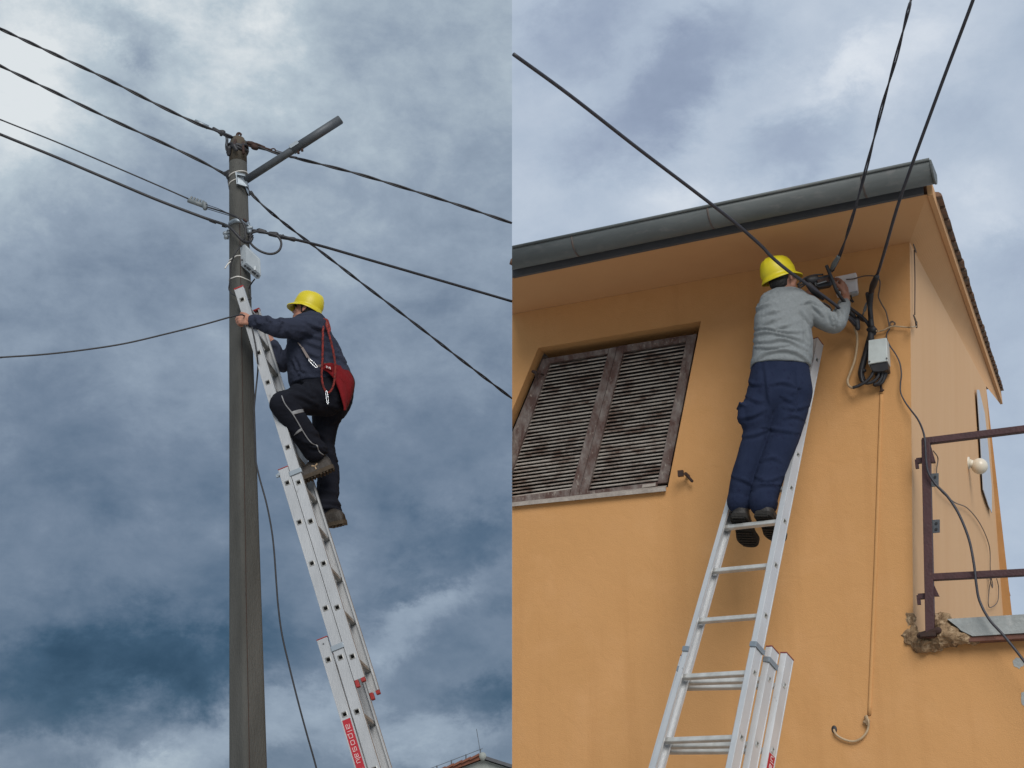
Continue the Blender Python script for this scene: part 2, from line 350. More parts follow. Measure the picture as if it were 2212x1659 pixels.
# ------------------------------------------------------------------ the ochre house
YC, YL = 8.30, 9.40                                     # front wall: corner and left end distance
Cx = J(1966, 700, YC).x
U = Vector((Cx, YC - YL, 0)).normalized(); NB = Vector((-U.y, U.x, 0))   # along the wall, into the house
P0 = Vector((0, YL, 0))
def wallp(px, py, off=0.0):
    """point where the sight line meets the front wall moved by off into the house"""
    d = ray(px, py); o = Vector((0, 0, CAMZ)); q = P0 + NB * off
    t = (q - o).dot(NB) / d.dot(NB)
    return o + d * t
def WZ(k, x, y, off=0.0): return wallp(*z(k, x, y), off)
ctop = wallp(1965, 523); cbot = wallp(1972.5, 1330); ltop = wallp(1106.3, 679)
house = thing('house', 'ochre rendered house with brown louvred shutters and a dark gutter', 'house', (Cx * .5, 9, 0))
wl = MB()
def down(p): return Vector((p.x, p.y, -.05))
far_r = P0 + U * 6.0
win = [wallp(1106.3, 887), WZ('R4', 200, 310), WZ('R4', 1440, 105), WZ('R4', 1188, 1372), wallp(1106.3, 1091)]
lowr = wallp(1972.5, 1372)
outer = [ltop, ctop, cbot, lowr, Vector((far_r.x, far_r.y, lowr.z)), down(far_r), down(wallp(1106.3, 1000)), win[4], win[3], win[2], win[1], win[0]]
wl.add(outer, [list(range(len(outer)))])
# window reveal, 11 cm deep
REV = .11
def inn(p): return p + NB * REV
wdir = (win[0] - win[1]) / (win[1].x - win[0].x); wext = win[0] + wdir * (NB.x * REV)
wl.add([win[0], win[1], inn(win[1]), inn(wext)], [(0, 1, 2, 3)])
for a, b, dd in ((win[1], win[2], .30), (win[2], win[3], .30), (win[3], win[4], .11)):
    wl.add([a, b, b + NB * dd, a + NB * dd], [(0, 1, 2, 3)])
hw = part(house, 'wall', wl, 'wall')
# end wall flush with the left end, side wall and back
depth_back = 17.6
sw = MB()
sfar_b = Vector((J(2150, 1100, 16.3).x, 16.3, 2.9)); _n = (sfar_b - cbot).cross(ctop - cbot); _d = ray(2130, 834); _o = Vector((0, 0, CAMZ)); sfar_t = _o + _d * ((cbot - _o).dot(_n) / _d.dot(_n))
cb2 = cbot + (cbot - ctop).normalized() * .5
sw.add([ctop, cb2, sfar_b, sfar_t], [(0, 1, 2, 3)])
part(house, 'side_wall', sw, 'wall_side', label='paler streaked side wall')
ew = MB()
ew.add([(0.001, YL, -.05), (0.001, depth_back, -.05), (0.001, depth_back, 7.2), (0.001, YL, ltop.z)], [(0, 1, 2, 3)])
ew.add([(0.001, depth_back, -.05), tuple(down(sfar_b)), tuple(sfar_t), (0.001, depth_back, 7.2)], [(0, 1, 2, 3)])
lb = down(far_r); lb2 = lb + NB * 7.5
ew.add([lb, lb2, lb2 + Vector((0, 0, 2.9)), lb + Vector((0, 0, lowr.z))], [(0, 1, 2, 3)])
part(house, 'end_wall', ew, 'wall')
# soffits
sl = J(1106.3, 601, 8.70); tip = J(2003, 420, 7.52); rk_far = J(2160, 872, 16.5)
so = MB()
so.add([ltop + Vector((0, 0, .001)), ctop, tip, sl], [(0, 1, 2, 3)])
gn_ = 14; gv = [ctop.lerp(sfar_t, i / gn_).lerp(tip.lerp(rk_far, i / gn_), j / gn_) for i in range(gn_ + 1) for j in range(gn_ + 1)]
so.add(gv, [(i * (gn_ + 1) + j, i * (gn_ + 1) + j + 1, (i + 1) * (gn_ + 1) + j + 1, (i + 1) * (gn_ + 1) + j) for i in range(gn_) for j in range(gn_)])
part(house, 'soffit', so, 'soffit')
# roof deck and rake board
ev = MB()
up1 = Vector((0, 0, .11)); up2 = Vector((0, 0, .20))
tipo = tip + U * .002; rko = rk_far + U * .002
bdir = (rko - tipo)
rb = MB()
rb.prism([tipo + Vector((0, 0, -.01)), tipo + Vector((0, 0, .09)), rko + Vector((0, 0, .17)), rko + Vector((0, 0, -.01))], U * .03)
part(house, 'rake_board', rb, 'soffit')
rd = MB()
lback = Vector((.001, depth_back, 7.55))
rd.add([sl + up1 - Vector((0, .08, 0)), tipo + up1, rko + up2, lback], [(0, 1, 2, 3)])
roof = part(house, 'roof', rd, 'tile')
# rake tiles one by one, lapped like scales
nt_ = 30
for i in range(nt_):
    t0, t1 = i / nt_, (i + 1.12) / nt_
    a = tipo.lerp(rko, .03 + .97 * t0) + Vector((0, 0, .085 + .085 * t0)) + U * .03; b = tipo.lerp(rko, min(.03 + .97 * t1, 1.02)) + Vector((0, 0, .105 + .085 * t1)) + U * .03
    d = (b - a).normalized(); hv = Vector((0, 0, 1)); m_ = MB()
    n_ = 7; ra, rb_ = .042 + random.uniform(-.006, .006), .034
    ringa = [a + U * (ra * math.cos(math.pi * j / (n_ - 1))) + hv * (ra * .9 * math.sin(math.pi * j / (n_ - 1)) - .02) for j in range(n_)]
    ringb = [b + U * (rb_ * math.cos(math.pi * j / (n_ - 1))) + hv * (rb_ * .9 * math.sin(math.pi * j / (n_ - 1)) - .02) for j in range(n_)]
    m_.loft([ringa, ringb]); m_.build('roof_tile', 'tile', roof, False)
for i, fx in enumerate((1122, 1172, 1228, 1289, 1348, 1407, 1520, 1640, 1775, 1900)):
    c0 = J(fx, 0, 8.7); t = (fx - 1106) / (2010 - 1106)
    e = sl.lerp(tip, t) + Vector((0, .02, {1: .135, 4: .165}.get(i, .118))); e2 = e + NB * .5 + Vector((0, 0, .1)); m_ = MB()
    n_ = 7
    m_.loft([[p + U * (.07 * math.cos(math.pi * j / (n_ - 1))) + Vector((0, 0, .065 * math.sin(math.pi * j / (n_ - 1)))) for j in range(n_)] for p in (e, e2)])
    m_.build('roof_tile', 'tile', roof, True)
# dark board behind the gutter
fb = MB(); fb.prism([sl + U * .014 + Vector((0, 0, -.004)), tip + Vector((-.02, 0, -.004)), tip + Vector((-.02, 0, .10)), sl + U * .014 + Vector((0, 0, .10))], -NB * .025)
part(house, 'fascia', fb, 'zinc_dark')
# half-round gutter with rolled front lip, hung on straps
GR = .100
ga = J(1106.3, 551, 8.56); gb = J(2014, 362, 7.37)
gd = (gb - ga).normalized(); gn = Vector((gd.y, -gd.x, 0)).normalized()     # outward
if gn.y > 0: gn = -gn
def gprof(c, r, lip=True):
    pr = []
    for k in range(13):
        a = math.pi * k / 12
        pr.append(c + gn * (r * math.cos(a)) + Vector((0, 0, -r * math.sin(a))))
    return pr
def gutter_shell(a, b, r, th=.004):
    m_ = MB(); rings = []
    for p in (a, b):
        o_ = gprof(p, r); i_ = gprof(p, r - th)
        rings.append([q - gd * (q.x / gd.x) if p is ga else q for q in o_ + i_[::-1]])
    m_.loft(rings); return m_
gm = gutter_shell(ga, gb, GR)
lipc = gn * (GR + .003) + Vector((0, 0, .004))
l0 = ga + lipc; gm.tube([l0 - gd * ((l0.x - .004) / gd.x), gb + lipc], .010, 8)
gutter = part(house, 'gutter', gm, 'zinc', True)
cap = MB(); ring = gprof(gb, GR + .003); cap.prism(ring + [gb + gn * (GR + .003) + Vector((0, 0, .02)), ], gd * .012) if False else cap.prism(gprof(gb, GR + .004), gd * .01)
cap.build('end_cap', 'zinc', gutter)
for fx in (1262, 1566, 1882):
    t = (fx - 1106) / (2013 - 1106); p = ga.lerp(gb, t); m_ = gutter_shell(p - gd * .006, p + gd * .006, GR + .002, .003)
    m_.build('gutter_strap', 'strap', gutter, True)
# shutters --------------------------------------------------------------------------------
back_p = part(house, 'shade_backing', MB().add([wallp(1106.4, 850, .30), win[1] + NB * .30, win[2] + NB * .30, win[3] + NB * .30, wallp(1106.4, 1110, .30)], [(0, 1, 2, 3, 4)]), 'dark')  # dark sheet standing in for the shade behind the slats
ROFF = .085
def sp_(x, y, off=ROFF):
    k = z('R4', x, y); return wallp(max(k[0], 1106.4), k[1], off)
def stile(parent, q, name='stile', th=.02):
    """q: four enlarged-look corners of a board lying in the shutter plane"""
    m_ = MB(); pts = []
    # clip polygon at the left end of the house
    poly = [Vector((a, b, 0)) for a, b in q]; outp = []
    for i in range(len(poly)):
        a, b = poly[i], poly[(i + 1) % len(poly)]
        if a.x >= 0: outp.append(a)
        if (a.x < 0) != (b.x < 0): outp.append(a.lerp(b, (0 - a.x) / (b.x - a.x)))
    if len(outp) < 3: return
    m_.prism([sp_(p.x, p.y, ROFF - th) for p in outp], NB * .04)
    return m_.build(name, 'shutter', parent)
def slats(parent, lt, lb_, rt, rb2, n):
    for i in range(n):
        t = (i + .5) / n
        a = (lt[0] + (lb_[0] - lt[0]) * t, lt[1] + (lb_[1] - lt[1]) * t); b = (rt[0] + (rb2[0] - rt[0]) * t, rt[1] + (rb2[1] - rt[1]) * t)
        if a[0] < 0:
            f = -a[0] / (b[0] - a[0]); a = (0, a[1] + (b[1] - a[1]) * f)
        j1, j2 = random.uniform(-1.1, 1.1), random.uniform(-1.1, 1.1)
        A = sp_(a[0] - (4 if a[0] > 4 else 0), a[1] + j1, ROFF + .006); B = sp_(b[0] + 4, b[1] + j2, ROFF + .006)
        e = (B - A).normalized(); tl = R(random.uniform(28, 40)); vv = Vector((0, 0, 1))
        wv = (NB * math.cos(tl) + vv * math.sin(tl)) * .0110; hv = (NB * -math.sin(tl) + vv * math.cos(tl)) * .0030
        m_ = MB(); box2(m_, A, B, wv, hv); m_.build('slat', 'slat', parent)
sh1 = MB().prism([sp_(252, 392, ROFF - .02), sp_(738, 314, ROFF - .02), sp_(728, 352, ROFF - .02), sp_(240, 434, ROFF - .02)], NB * .04)
sh1 = part(house, 'shutter', sh1, 'shutter', label='left louvred shutter leaf, darker slats at top')
stile(sh1, [(236, 392), (288, 425), (5, 1235), (-100, 1500), (-190, 1500), (-82, 1150)])
stile(sh1, [(742, 312), (802, 300), (505, 1432), (438, 1440)])
stile(sh1, [(-120, 1462), (445, 1388), (436, 1440), (-130, 1512)], 'bottom_rail')
slats(sh1, (288, 436), (-88, 1470), (730, 366), (452, 1396), 37)
sh2 = MB().prism([sp_(858, 290, ROFF - .02), sp_(1336, 212, ROFF - .02), sp_(1324, 262, ROFF - .02), sp_(846, 342, ROFF - .02)], NB * .04)
sh2 = part(house, 'shutter', sh2, 'shutter', label='right louvred shutter leaf, paint peeling from its stiles')
stile(sh2, [(806, 298), (862, 289), (572, 1424), (508, 1432)])
stile(sh2, [(1336, 215), (1408, 202), (1184, 1334), (1108, 1344)])
stile(sh2, [(572, 1402), (1112, 1330), (1104, 1368), (560, 1432)], 'bottom_rail')
slats(sh2, (846, 352), (580, 1392), (1322, 272), (1116, 1326), 37)
hg = MB().prism([sp_(995, 1352, ROFF - .028), sp_(1095, 1340, ROFF - .028), sp_(1092, 1362, ROFF - .028), sp_(990, 1376, ROFF - .028)], NB * .006); hg.build('hinge_plate', 'sill', sh2)
si = MB()
sil = [wallp(1106.4, 1085, .09), WZ('R4', 1182, 1358, .09), WZ('R4', 1172, 1372, -.035), wallp(1106.4, 1086, -.035)]
si.prism(sil, Vector((0, 0, -.026))); part(house, 'window_sill', si, 'sill')
m_ = MB(); m_.limb([(WZ('R4', 158, 490, -.0), .010), (WZ('R4', 182, 500, -.03), .014), (WZ('R4', 186, 535, -.02), .010)], 8)
m_.tube([WZ('R4', 185, 508, .0), WZ('R4', 240, 512, .06)], .006, 6); part(house, 'shutter_catch', m_, 'rust', True)
m_ = MB(); q = WZ('R4', 1345, 1290); m_.tube([q, q - NB * .07], .012, 8); m_.box(q - NB * .075 + Vector((-.03, 0, .0)), U * .018, NB * .012, (0, 0, .02)); m_.limb([(q - NB * .06, .009), (WZ('R4', 1372, 1325, -.05), .010)], 8)
part(house, 'shutter_stay', m_, 'rust', False)
# far side leaf and rear lean-to edge
m_ = MB()
def sidep(px, py, off=0.0):
    """point on the side wall (plane through its corner line and far edge)"""
    nrm_ = (sfar_b - cbot).cross(ctop - cbot).normalized()
    if nrm_.x < 0: nrm_ = -nrm_
    o = Vector((0, 0, CAMZ)); d = ray(px, py); t = (cbot + nrm_ * off - o).dot(nrm_) / d.dot(nrm_)
    return o + d * t
snrm = (sfar_b - cbot).cross(ctop - cbot).normalized()
if snrm.x < 0: snrm = -snrm
m_.prism([sidep(2109.5, 842, .02), sidep(2114, 842, .02), sidep(2126, 893, .02), sidep(2133, 960, .02), sidep(2141, 1050, .02), sidep(2141.5, 1108, .02), sidep(2134, 1092, .02), sidep(2123, 1058, .02), sidep(2117, 955, .02)], snrm * .006)
part(house, 'window_leaf', m_, 'leaf_white')
m_ = MB(); m_.prism([J(2156.5, 1182, 16.25), J(2183, 1287, 16.25), J(2165, 1290, 16.25), J(2150, 1215, 16.25)], (0, .6, -.1))
part(house, 'lean_to_eave', m_, 'brown')

# terrace -----------------------------------------------------------------------------------
terrace = thing('terrace', 'grey terrace slab with a crumbled brown end at the house corner', 'terrace', tuple(wallp(2100, 1350)))
ov = -.10
A1, A2 = wallp(2050, 1338, ov), wallp(2099, 1375, ov); uR = U * 3.6
tb = MB()
f1 = [wallp(2046, 1337, ov), wallp(2068, 1354, ov), wallp(2076, 1362, ov), wallp(2101, 1374, ov)]
zt = f1[0].z; rT = wallp(2212, 1325.5, ov) + U * 2; rB = wallp(2212, 1369.5, ov) + U * 2
rT.z = wallp(2212, 1325.5, ov).z - .02; rB.z = wallp(2212, 1369.5, ov).z
front = [f1[0], f1[1], f1[2], f1[3], rB, rT]
tb.add(front + [p + NB * .9 for p in front], [tuple(range(6))] + [(i, (i + 1) % 6, 6 + (i + 1) % 6, 6 + i) for i in range(6)])
part(terrace, 'slab_edge', tb, 'slab')
um = MB(); um.prism([wallp(2056, 1380, ov + .012), wallp(2101, 1375.5, ov + .012), rB + NB * .012 + Vector((0, 0, -.003)), rB + NB * .012 + Vector((0, 0, -.030)), wallp(2092, 1386, ov + .012)], NB * .12)
part(terrace, 'slab_underside', um, 'slab_under')
dk = MB(); q = cbot + Vector((0, 0, -.02)); q.z = min(zt, rT.z) - .03
qq = [q + U * .03, q + U * 5.0, q + U * 5.0 + NB * 7.8, q + NB * 7.8]; dk.add(qq, [(0, 1, 2, 3)])
part(terrace, 'deck', dk, 'slab')
def lump(prims, vox, amp, fr, seed, name, m, parent):
    mb = MB()
    for c, r in prims: mb.ell(c, (r[0], 0, 0), (0, r[1], 0), (0, 0, r[2]), 14, 9)
    return remesh(mb, name, m, parent, vox, 1, lambda p, n: amp * (noise.voronoi(p * fr + Vector((seed, 0, 0)))[0][0] - .45) + amp * .35 * noise.fractal(p * 30, 1.0, 2.0, 3))
def remesh(mb, name, m, parent, vox, sm, disp=None, label=None, sm2=0):
    me = mb.mesh('tmp'); bm = bmesh.new(); bm.from_mesh(me); bmesh.ops.recalc_face_normals(bm, faces=bm.faces); bm.to_mesh(me); bm.free()
    o = bpy.data.objects.new('tmp', me); C.objects.link(o)
    rm = o.modifiers.new('r', 'REMESH'); rm.mode = 'VOXEL'; rm.voxel_size = vox
    if sm: s_ = o.modifiers.new('s', 'SMOOTH'); s_.iterations = sm; s_.factor = .5
    dg = bpy.context.evaluated_depsgraph_get(); dg.update()
    me2 = bpy.data.meshes.new_from_object(o.evaluated_get(dg)); bpy.data.objects.remove(o); bpy.data.meshes.remove(me)
    n = len(me2.vertices); co = np.empty(n * 3, np.float32); me2.vertices.foreach_get('co', co); co = co.reshape(-1, 3)
    if disp is not None:
        nr = np.empty(n * 3, np.float32); me2.vertices.foreach_get('normal', nr); nr = nr.reshape(-1, 3)
        d = np.array([disp(Vector(p), Vector(q)) for p, q in zip(co, nr)], np.float32)
        co = co + nr * d[:, None]
    o0 = np.array(parent['_w'] if parent is not None else (0, 0, 0), np.float32)
    me2.vertices.foreach_set('co', (co - o0).ravel()); me2.name = name; me2.materials.clear(); me2.materials.append(MT[m]); me2.update()
    ob = link(name, me2, parent, True)
    if label: ob['label'] = label
    return ob
rub_ = lump([(WZ('R8', 1235, 400, .035), (.048, .05, .085)), (WZ('R8', 1290, 450, .035), (.07, .05, .05)), (WZ('R8', 1225, 290, .025), (.026, .04, .06)), (WZ('R8', 1380, 480, .0), (.10, .06, .040)),
      (WZ('R8', 1520, 365, -.03), (.085, .07, .10)), (WZ('R8', 1600, 400, -.04), (.10, .06, .055)), (WZ('R8', 1440, 500, .0), (.10, .05, .032)), (WZ('R8', 1690, 425, -.04), (.09, .06, .03)), (WZ('R8', 1500, 470, -.0), (.14, .06, .03))],
     .011, .045, 11, 3, 'broken_concrete', 'rubble', terrace); rub_.data.polygons.foreach_set('use_smooth', [False] * len(rub_.data.polygons))
for i_, (x, y, w_, h_) in enumerate(((2162, 640, .030, .030), (2218, 955, .02, .045))):
    q = WZ('R8', x, y, -.002); b = MB(); n_ = 17; pts = [q + U * (w_ * math.cos(a) * (1 + .5 * noise.noise(Vector((a, i_, 0)) * 2))) + Vector((0, 0, h_ * math.sin(a) * (1 + .5 * noise.noise(Vector((a, i_, 5)) * 2)))) for a in [2 * math.pi * k / n_ for k in range(n_)]]
    b.prism(pts, NB * .004); part(house, 'plaster_patch', b, 'slab')
# railing ------------------------------------------------------------------------------------
rail = thing('balcony_railing', 'maroon steel railing post with two rails at the terrace edge', 'railing', tuple(wallp(2003, 1370, -.12)))
RO = -.10
pa, pb = wallp(2000.5, 950, RO), wallp(2010, 1378, RO)
b = MB(); box2(b, pa, pb, U * .026, NB * .026); part(rail, 'post', b, 'maroon', bevel=.003)
def rbar(p, q, h):
    b = MB(); a1, a2 = wallp(*p, RO), wallp(*q, RO); d = (a2 - a1).normalized(); box2(b, a1, a2 + d * 1.2, NB * .024, Vector((0, 0, h))); part(rail, 'rail', b, 'maroon', bevel=.003)
rbar((1993, 954.5), (2212, 927.5), .020); rbar((2000, 1248), (2212, 1237), .020)
for q in ((1980, 996), (1984, 1289)):
    b = MB(); a1 = wallp(q[0], q[1], RO + .02); box2(b, a1, a1 + U * .05, NB * .016, Vector((0, 0, .016))); b.box(a1 + Vector((0, 0, -.02)), U * .010, NB * .012, Vector((0, 0, .028))); part(rail, 'wall_bracket', b, 'maroon')
for q in ([(2009, 958), (2020.5, 998), (2008, 999)], [(2014, 1256), (2028.5, 1287), (2013, 1287)]):
    b = MB(); b.prism([wallp(x, y, RO + .01) for x, y in q], NB * .03); part(rail, 'gusset', b, 'maroon')
for y0 in (1023, 1123):
    x0 = 2009 + (y0 - 1023) * .025; b = MB(); b.prism([wallp(x0, y0, RO - .005), wallp(x0 + 18.5, y0 - 1, RO - .005), wallp(x0 + 18.5, y0 + 27, RO - .005), wallp(x0, y0 + 28.5, RO - .005)], NB * .008)
    pl = part(rail, 'hinge_plate', b, 'pipe')
    for dy in (7, 20):
        b = MB(); b.tube([wallp(x0 + 11, y0 + dy, RO - .012), wallp(x0 + 11, y0 + dy, RO - .004)], .008, 8); b.build('bolt', 'black', pl)
b = MB(); bp_ = wallp(2006, 1372, RO); b.box(bp_, U * .045, NB * .04, Vector((0, 0, .012))); b.limb([(bp_ + U * -.05, .02), (bp_ + U * .05 + Vector((0, -.02, .02)), .022)], 8); part(rail, 'foot_plate', b, 'rust')

# globe wall lamp -----------------------------------------------------------------------------
sp0 = sidep(2091, 1000); lamp = thing('wall_lamp', 'unlit round opal globe lamp on the pale side wall', 'wall lamp', tuple(sp0))
gc = J(2116, 1007, sp0.y - .02); k_ = F / (gc.y / ray(2116, 1007).y); gr = 17.5 / k_
b = MB(); b.tube([sp0 - snrm * .01, sp0 + snrm * .012], gr * .75, 20); b.tube([sp0, sp0.lerp(gc, .6)], [gr * .55, gr * .45], 16); part(lamp, 'mount', b, 'globe', True)
b = MB(); b.ell(gc, (gr, 0, 0), (0, gr, 0), (0, 0, gr), 32, 20); part(lamp, 'globe', b, 'globe', True)

# ------------------------------------------------------------------ far gable house
fh = thing('far_house', 'distant pale gabled house roof with red tiles along its left slope', 'house', tuple(Vector((J(1040, 1640, 58).x, 58, 0))))
FY = 58.0
ap = JZ('S1', 1000, 500, FY); l1 = JZ('S1', 180, 745 + 70, FY); r1 = JZ('S1', 1760, 745, FY)
sl_l = (l1 - ap).normalized(); sl_r = (r1 - ap).normalized()
L2 = ap + sl_l * 6; R2_ = ap + sl_r * 6
b = MB(); b.add([ap, L2, Vector((L2.x, FY, 0)), Vector((R2_.x, FY, 0)), R2_], [(0, 1, 2, 3, 4)]); b.prism([ap + Vector((0, .01, 0)), L2 + Vector((0, .01, 0)), Vector((L2.x, FY + .01, 0)), Vector((R2_.x, FY + .01, 0)), R2_ + Vector((0, .01, 0))], (0, 9, 0))
part(fh, 'wall', b, 'plasterfar')
b = MB(); b.prism([ap + Vector((0, -.3, .03)), L2 + Vector((0, -.3, .03)), L2 + Vector((0, -.3, .2)), ap + Vector((0, -.3, .2))], (0, 9.6, 0)); rf = part(fh, 'roof', b, 'tile_red')
b = MB(); b.prism([ap + Vector((0, -.3, .03)), R2_ + Vector((0, -.3, .03)), R2_ + Vector((0, -.3, .16)), ap + Vector((0, -.3, .16))], (0, 9.6, 0)); part(fh, 'roof', b, 'zinc_dark', label='dark right roof slope')
for i in range(15):
    p = ap + sl_l * (.35 + i * .36) + Vector((0, -.3, .19)); b = MB(); d = sl_l
    b.loft([[q + Vector((0, .11 * math.cos(math.pi * j / 6), 0)) + Vector((0, 0, .10 * math.sin(math.pi * j / 6))) for j in range(7)] for q in (p - d * .2, p + d * .2 - Vector((0, 0, .05)))])
    b.build('roof_tile', 'tile_red', rf)
b = MB(); b.tube([ap + Vector((0, -.34, .12)), ap + Vector((0, 9, .12))], .15, 14); part(fh, 'ridge_cap', b, 'plasterfar', True)
b = MB(); b.tube([ap + Vector((-.1, -.2, .3)), ap + Vector((-.26, -.2, 1.2))], .012, 5)
for i in range(8):
    p = ap + sl_l * (.1 + i * .62) + Vector((0, -.25, .2)); b.tube([p, p + Vector((0, 0, .24))], .025, 5)
q0 = ap + Vector((0, -.25, .42)); b.tube([q0, q0 + sl_l * 4.6], .012, 5)
part(fh, 'lightning_rod', b, 'pipe')

# ------------------------------------------------------------------ cables
def cable(name, label, pts, r, m='black', twist=0, group=None, sub=8, cat='cable', parent=None, n=8, pitch=.22):
    P = crv(pts, sub) if len(pts) > 2 else [Vector(p) for p in pts]
    # even resampling for twisted strands
    mb = MB()
    if twist:
        cum = [0]
        for i in range(1, len(P)): cum.append(cum[-1] + (P[i] - P[i - 1]).length)
        tot = cum[-1]; k = int(tot / .035) + 1; Q = []; j = 0
        for i in range(k + 1):
            s_ = tot * i / k
            while j < len(P) - 2 and cum[j + 1] < s_: j += 1
            Q.append(P[j].lerp(P[j + 1], (s_ - cum[j]) / max(cum[j + 1] - cum[j], 1e-9)))
        for t in range(twist):
            S = []
            for i, q in enumerate(Q):
                tg = (Q[min(i + 1, k)] - Q[max(i - 1, 0)]).normalized(); x = tg.cross(Vector((0, 0, 1))).normalized(); y = tg.cross(x)
                a = 2 * math.pi * (tot * i / k / pitch + t / twist + .15 * math.sin(i * .07)); S.append(q + (x * math.cos(a) + y * math.sin(a)) * r * .62)
            mb.tube(S, r * .62, 6)
    else: mb.tube(P, r, n)
    o = mb.build(name, m, parent, True)
    if parent is None: tag(o, label, cat, group)
    return o
def catenary(a, b, sag, k=14):
    return [a.lerp(b, i / k) - Vector((0, 0, sag * 4 * (i / k) * (1 - i / k))) for i in range(k + 1)]

# ------------------------------------------------------------------ utility pole
PY = 8.95
pole = thing('utility_pole', 'weathered concrete utility pole with a bare grey lamp arm', 'utility pole', (J(540, 2500, PY).x, PY, 0))
def pole_edges(y):
    return 495.2 + max(0, (330 - y)) * .05, 532.5 + (y - 330) * .0335
rings = []
ys = [300, 306, 318, 340, 420, 520, 640, 800, 1000, 1200, 1450, 1700, 2000, 2420]
for y in ys:
    l_, r_ = pole_edges(y); c = (J(l_, y, PY) + J(r_, y, PY)) / 2; rad = (J(r_, y, PY) - J(l_, y, PY)).length / 2
    if y < 340: rad *= {300: .72, 306: .86, 318: .96}[y]
    t = min(max((y - 380) / 500, 0), 1); ring = []
    for j in range(48):
        a = 2 * math.pi * j / 48; e = 2 + 5.5 * t
        # square with rounded arrises, turned so that one arris faces the road
        a2 = a - R(47); s_ = 1 / ((abs(math.cos(a2)) ** e + abs(math.sin(a2)) ** e) ** (1 / e))
        mx = 1 / (2 * (math.cos(R(45)) ** e)) ** (1 / e) if t > 0 else 1
        ring.append(c + Vector((math.cos(a), math.sin(a), 0)) * rad * s_ / (1 / (2 ** (1 / e) * math.cos(R(45))) if True else 1))
    rings.append(ring)
b = MB(); b.loft(rings); shaft = part(pole, 'shaft', b, 'concrete', True)
# rust-stained head
b = MB(); hr = []
for y in (297, 300, 308, 322, 352):
    l_, r_ = pole_edges(max(y, 300)); c = (J(l_, y, PY) + J(r_, y, PY)) / 2; rad = (J(r_, y, PY) - J(l_, y, PY)).length / 2 * {297: .55, 300: .8, 308: .95, 322: 1.015, 352: 1.015}[y]
    hr.append([c + Vector((math.cos(2 * math.pi * j / 32), math.sin(2 * math.pi * j / 32), 0)) * rad for j in range(32)])
b.loft(hr); part(pole, 'head_cap', b, 'stain', True)
# suspension hook and frame on top
b = MB(); b.limb([(JZ('S5', 935, 640, PY - .09), .011), (JZ('S5', 975, 520, PY - .03), .012), (JZ('S5', 995, 455, PY), .011), (JZ('S5', 1025, 440, PY), .010), (JZ('S5', 1052, 458, PY), .008), (JZ('S5', 1050, 478, PY), .006)], 8)
b.tube([JZ('S5', 1070, 520, PY), JZ('S5', 1085, 640, PY - .05), JZ('S5', 1100, 790, PY - .08)], .011, 8); b.tube([JZ('S5', 960, 515, PY), JZ('S5', 1050, 505, PY), JZ('S5', 1080, 530, PY)], .009, 8)
part(pole, 'hook', b, 'rust', True)
b = MB()
for y, rr in ((735, .012), (755, .010), (700, .010)):
    c = JZ('S5', 995, y, PY); b.tube([c + Vector((math.cos(a) * .072, math.sin(a) * .072, .012 * math.sin(3 * a + y))) for a in [2 * math.pi * i / 24 for i in range(24)]], rr, 6, closed=True)
b.limb([(JZ('S5', 850, 700, PY - .06), .02), (JZ('S5', 845, 800, PY - .05), .014)], 8); b.limb([(JZ('S5', 940, 660, PY - .1), .018), (JZ('S5', 975, 720, PY - .1), .014)], 8)
part(pole, 'wire_binding', b, 'black', True)
# lamp arm
a0, a1 = JZ('Z1', 240, 640, PY - .05), JZ('Z1', 1070, 108, PY - .15)
am = a0.lerp(a1, .55)
b = MB(); b.tube([a0, a1], .028, 24); arm = part(pole, 'lamp_arm', b, 'pipe', True)
b = MB(); b.tube([a0.lerp(a1, .50), a1 + (a1 - a0).normalized() * .004], .034, 24); b.build('sleeve', 'pipe', arm, True)
b = MB(); d = (a1 - a0).normalized(); e1 = a1 + d * .006; b.tube([e1, e1 + d * .004], .030, 24); b.build('end_plug', 'galv', arm)
b = MB(); q = a0.lerp(a1, .535); b.box(q + Vector((-.01, -.035, .01)), d * .035, d.cross(Vector((0, -1, 0))) * .014, Vector((0, .004, 0))); b.build('nameplate', 'galv', arm)
for t in (.56, .60):
    q = a0.lerp(a1, t); b = MB(); b.tube([q + Vector((0, 0, -.03)), q + Vector((.005, 0, -.058))], .010, 6); b.build('set_screw', 'rust', arm)
b = MB(); pts = [JZ('Z1', 155, 560, PY - .085), JZ('Z1', 235, 580, PY - .085), JZ('Z1', 262, 620, PY - .06), JZ('Z1', 262, 690, PY - .06), JZ('Z1', 165, 668, PY - .085)]
b.prism(pts, (0, .015, 0)); b.prism([JZ('Z1', 160, 566, PY - .11), JZ('Z1', 165, 566, PY - .11), JZ('Z1', 172, 668, PY - .11), JZ('Z1', 165, 668, PY - .11)], (0, .03, 0))
b.prism([JZ('Z1', 160, 576, PY - .1), JZ('Z1', 236, 590, PY - .1), JZ('Z1', 236, 597, PY - .1), JZ('Z1', 160, 584, PY - .1)], (0, .02, 0)); b.prism([JZ('Z1', 165, 655, PY - .1), JZ('Z1', 236, 668, PY - .1), JZ('Z1', 250, 690, PY - .1), JZ('Z1', 165, 664, PY - .1)], (0, .02, 0))
b.prism([JZ('Z1', 236, 655, PY - .06), JZ('Z1', 272, 680, PY - .02), JZ('Z1', 275, 770, PY - .02), JZ('Z1', 258, 740, PY - .04), JZ('Z1', 240, 690, PY - .06)], (0, .01, 0))
part(pole, 'arm_bracket', b, 'galv')
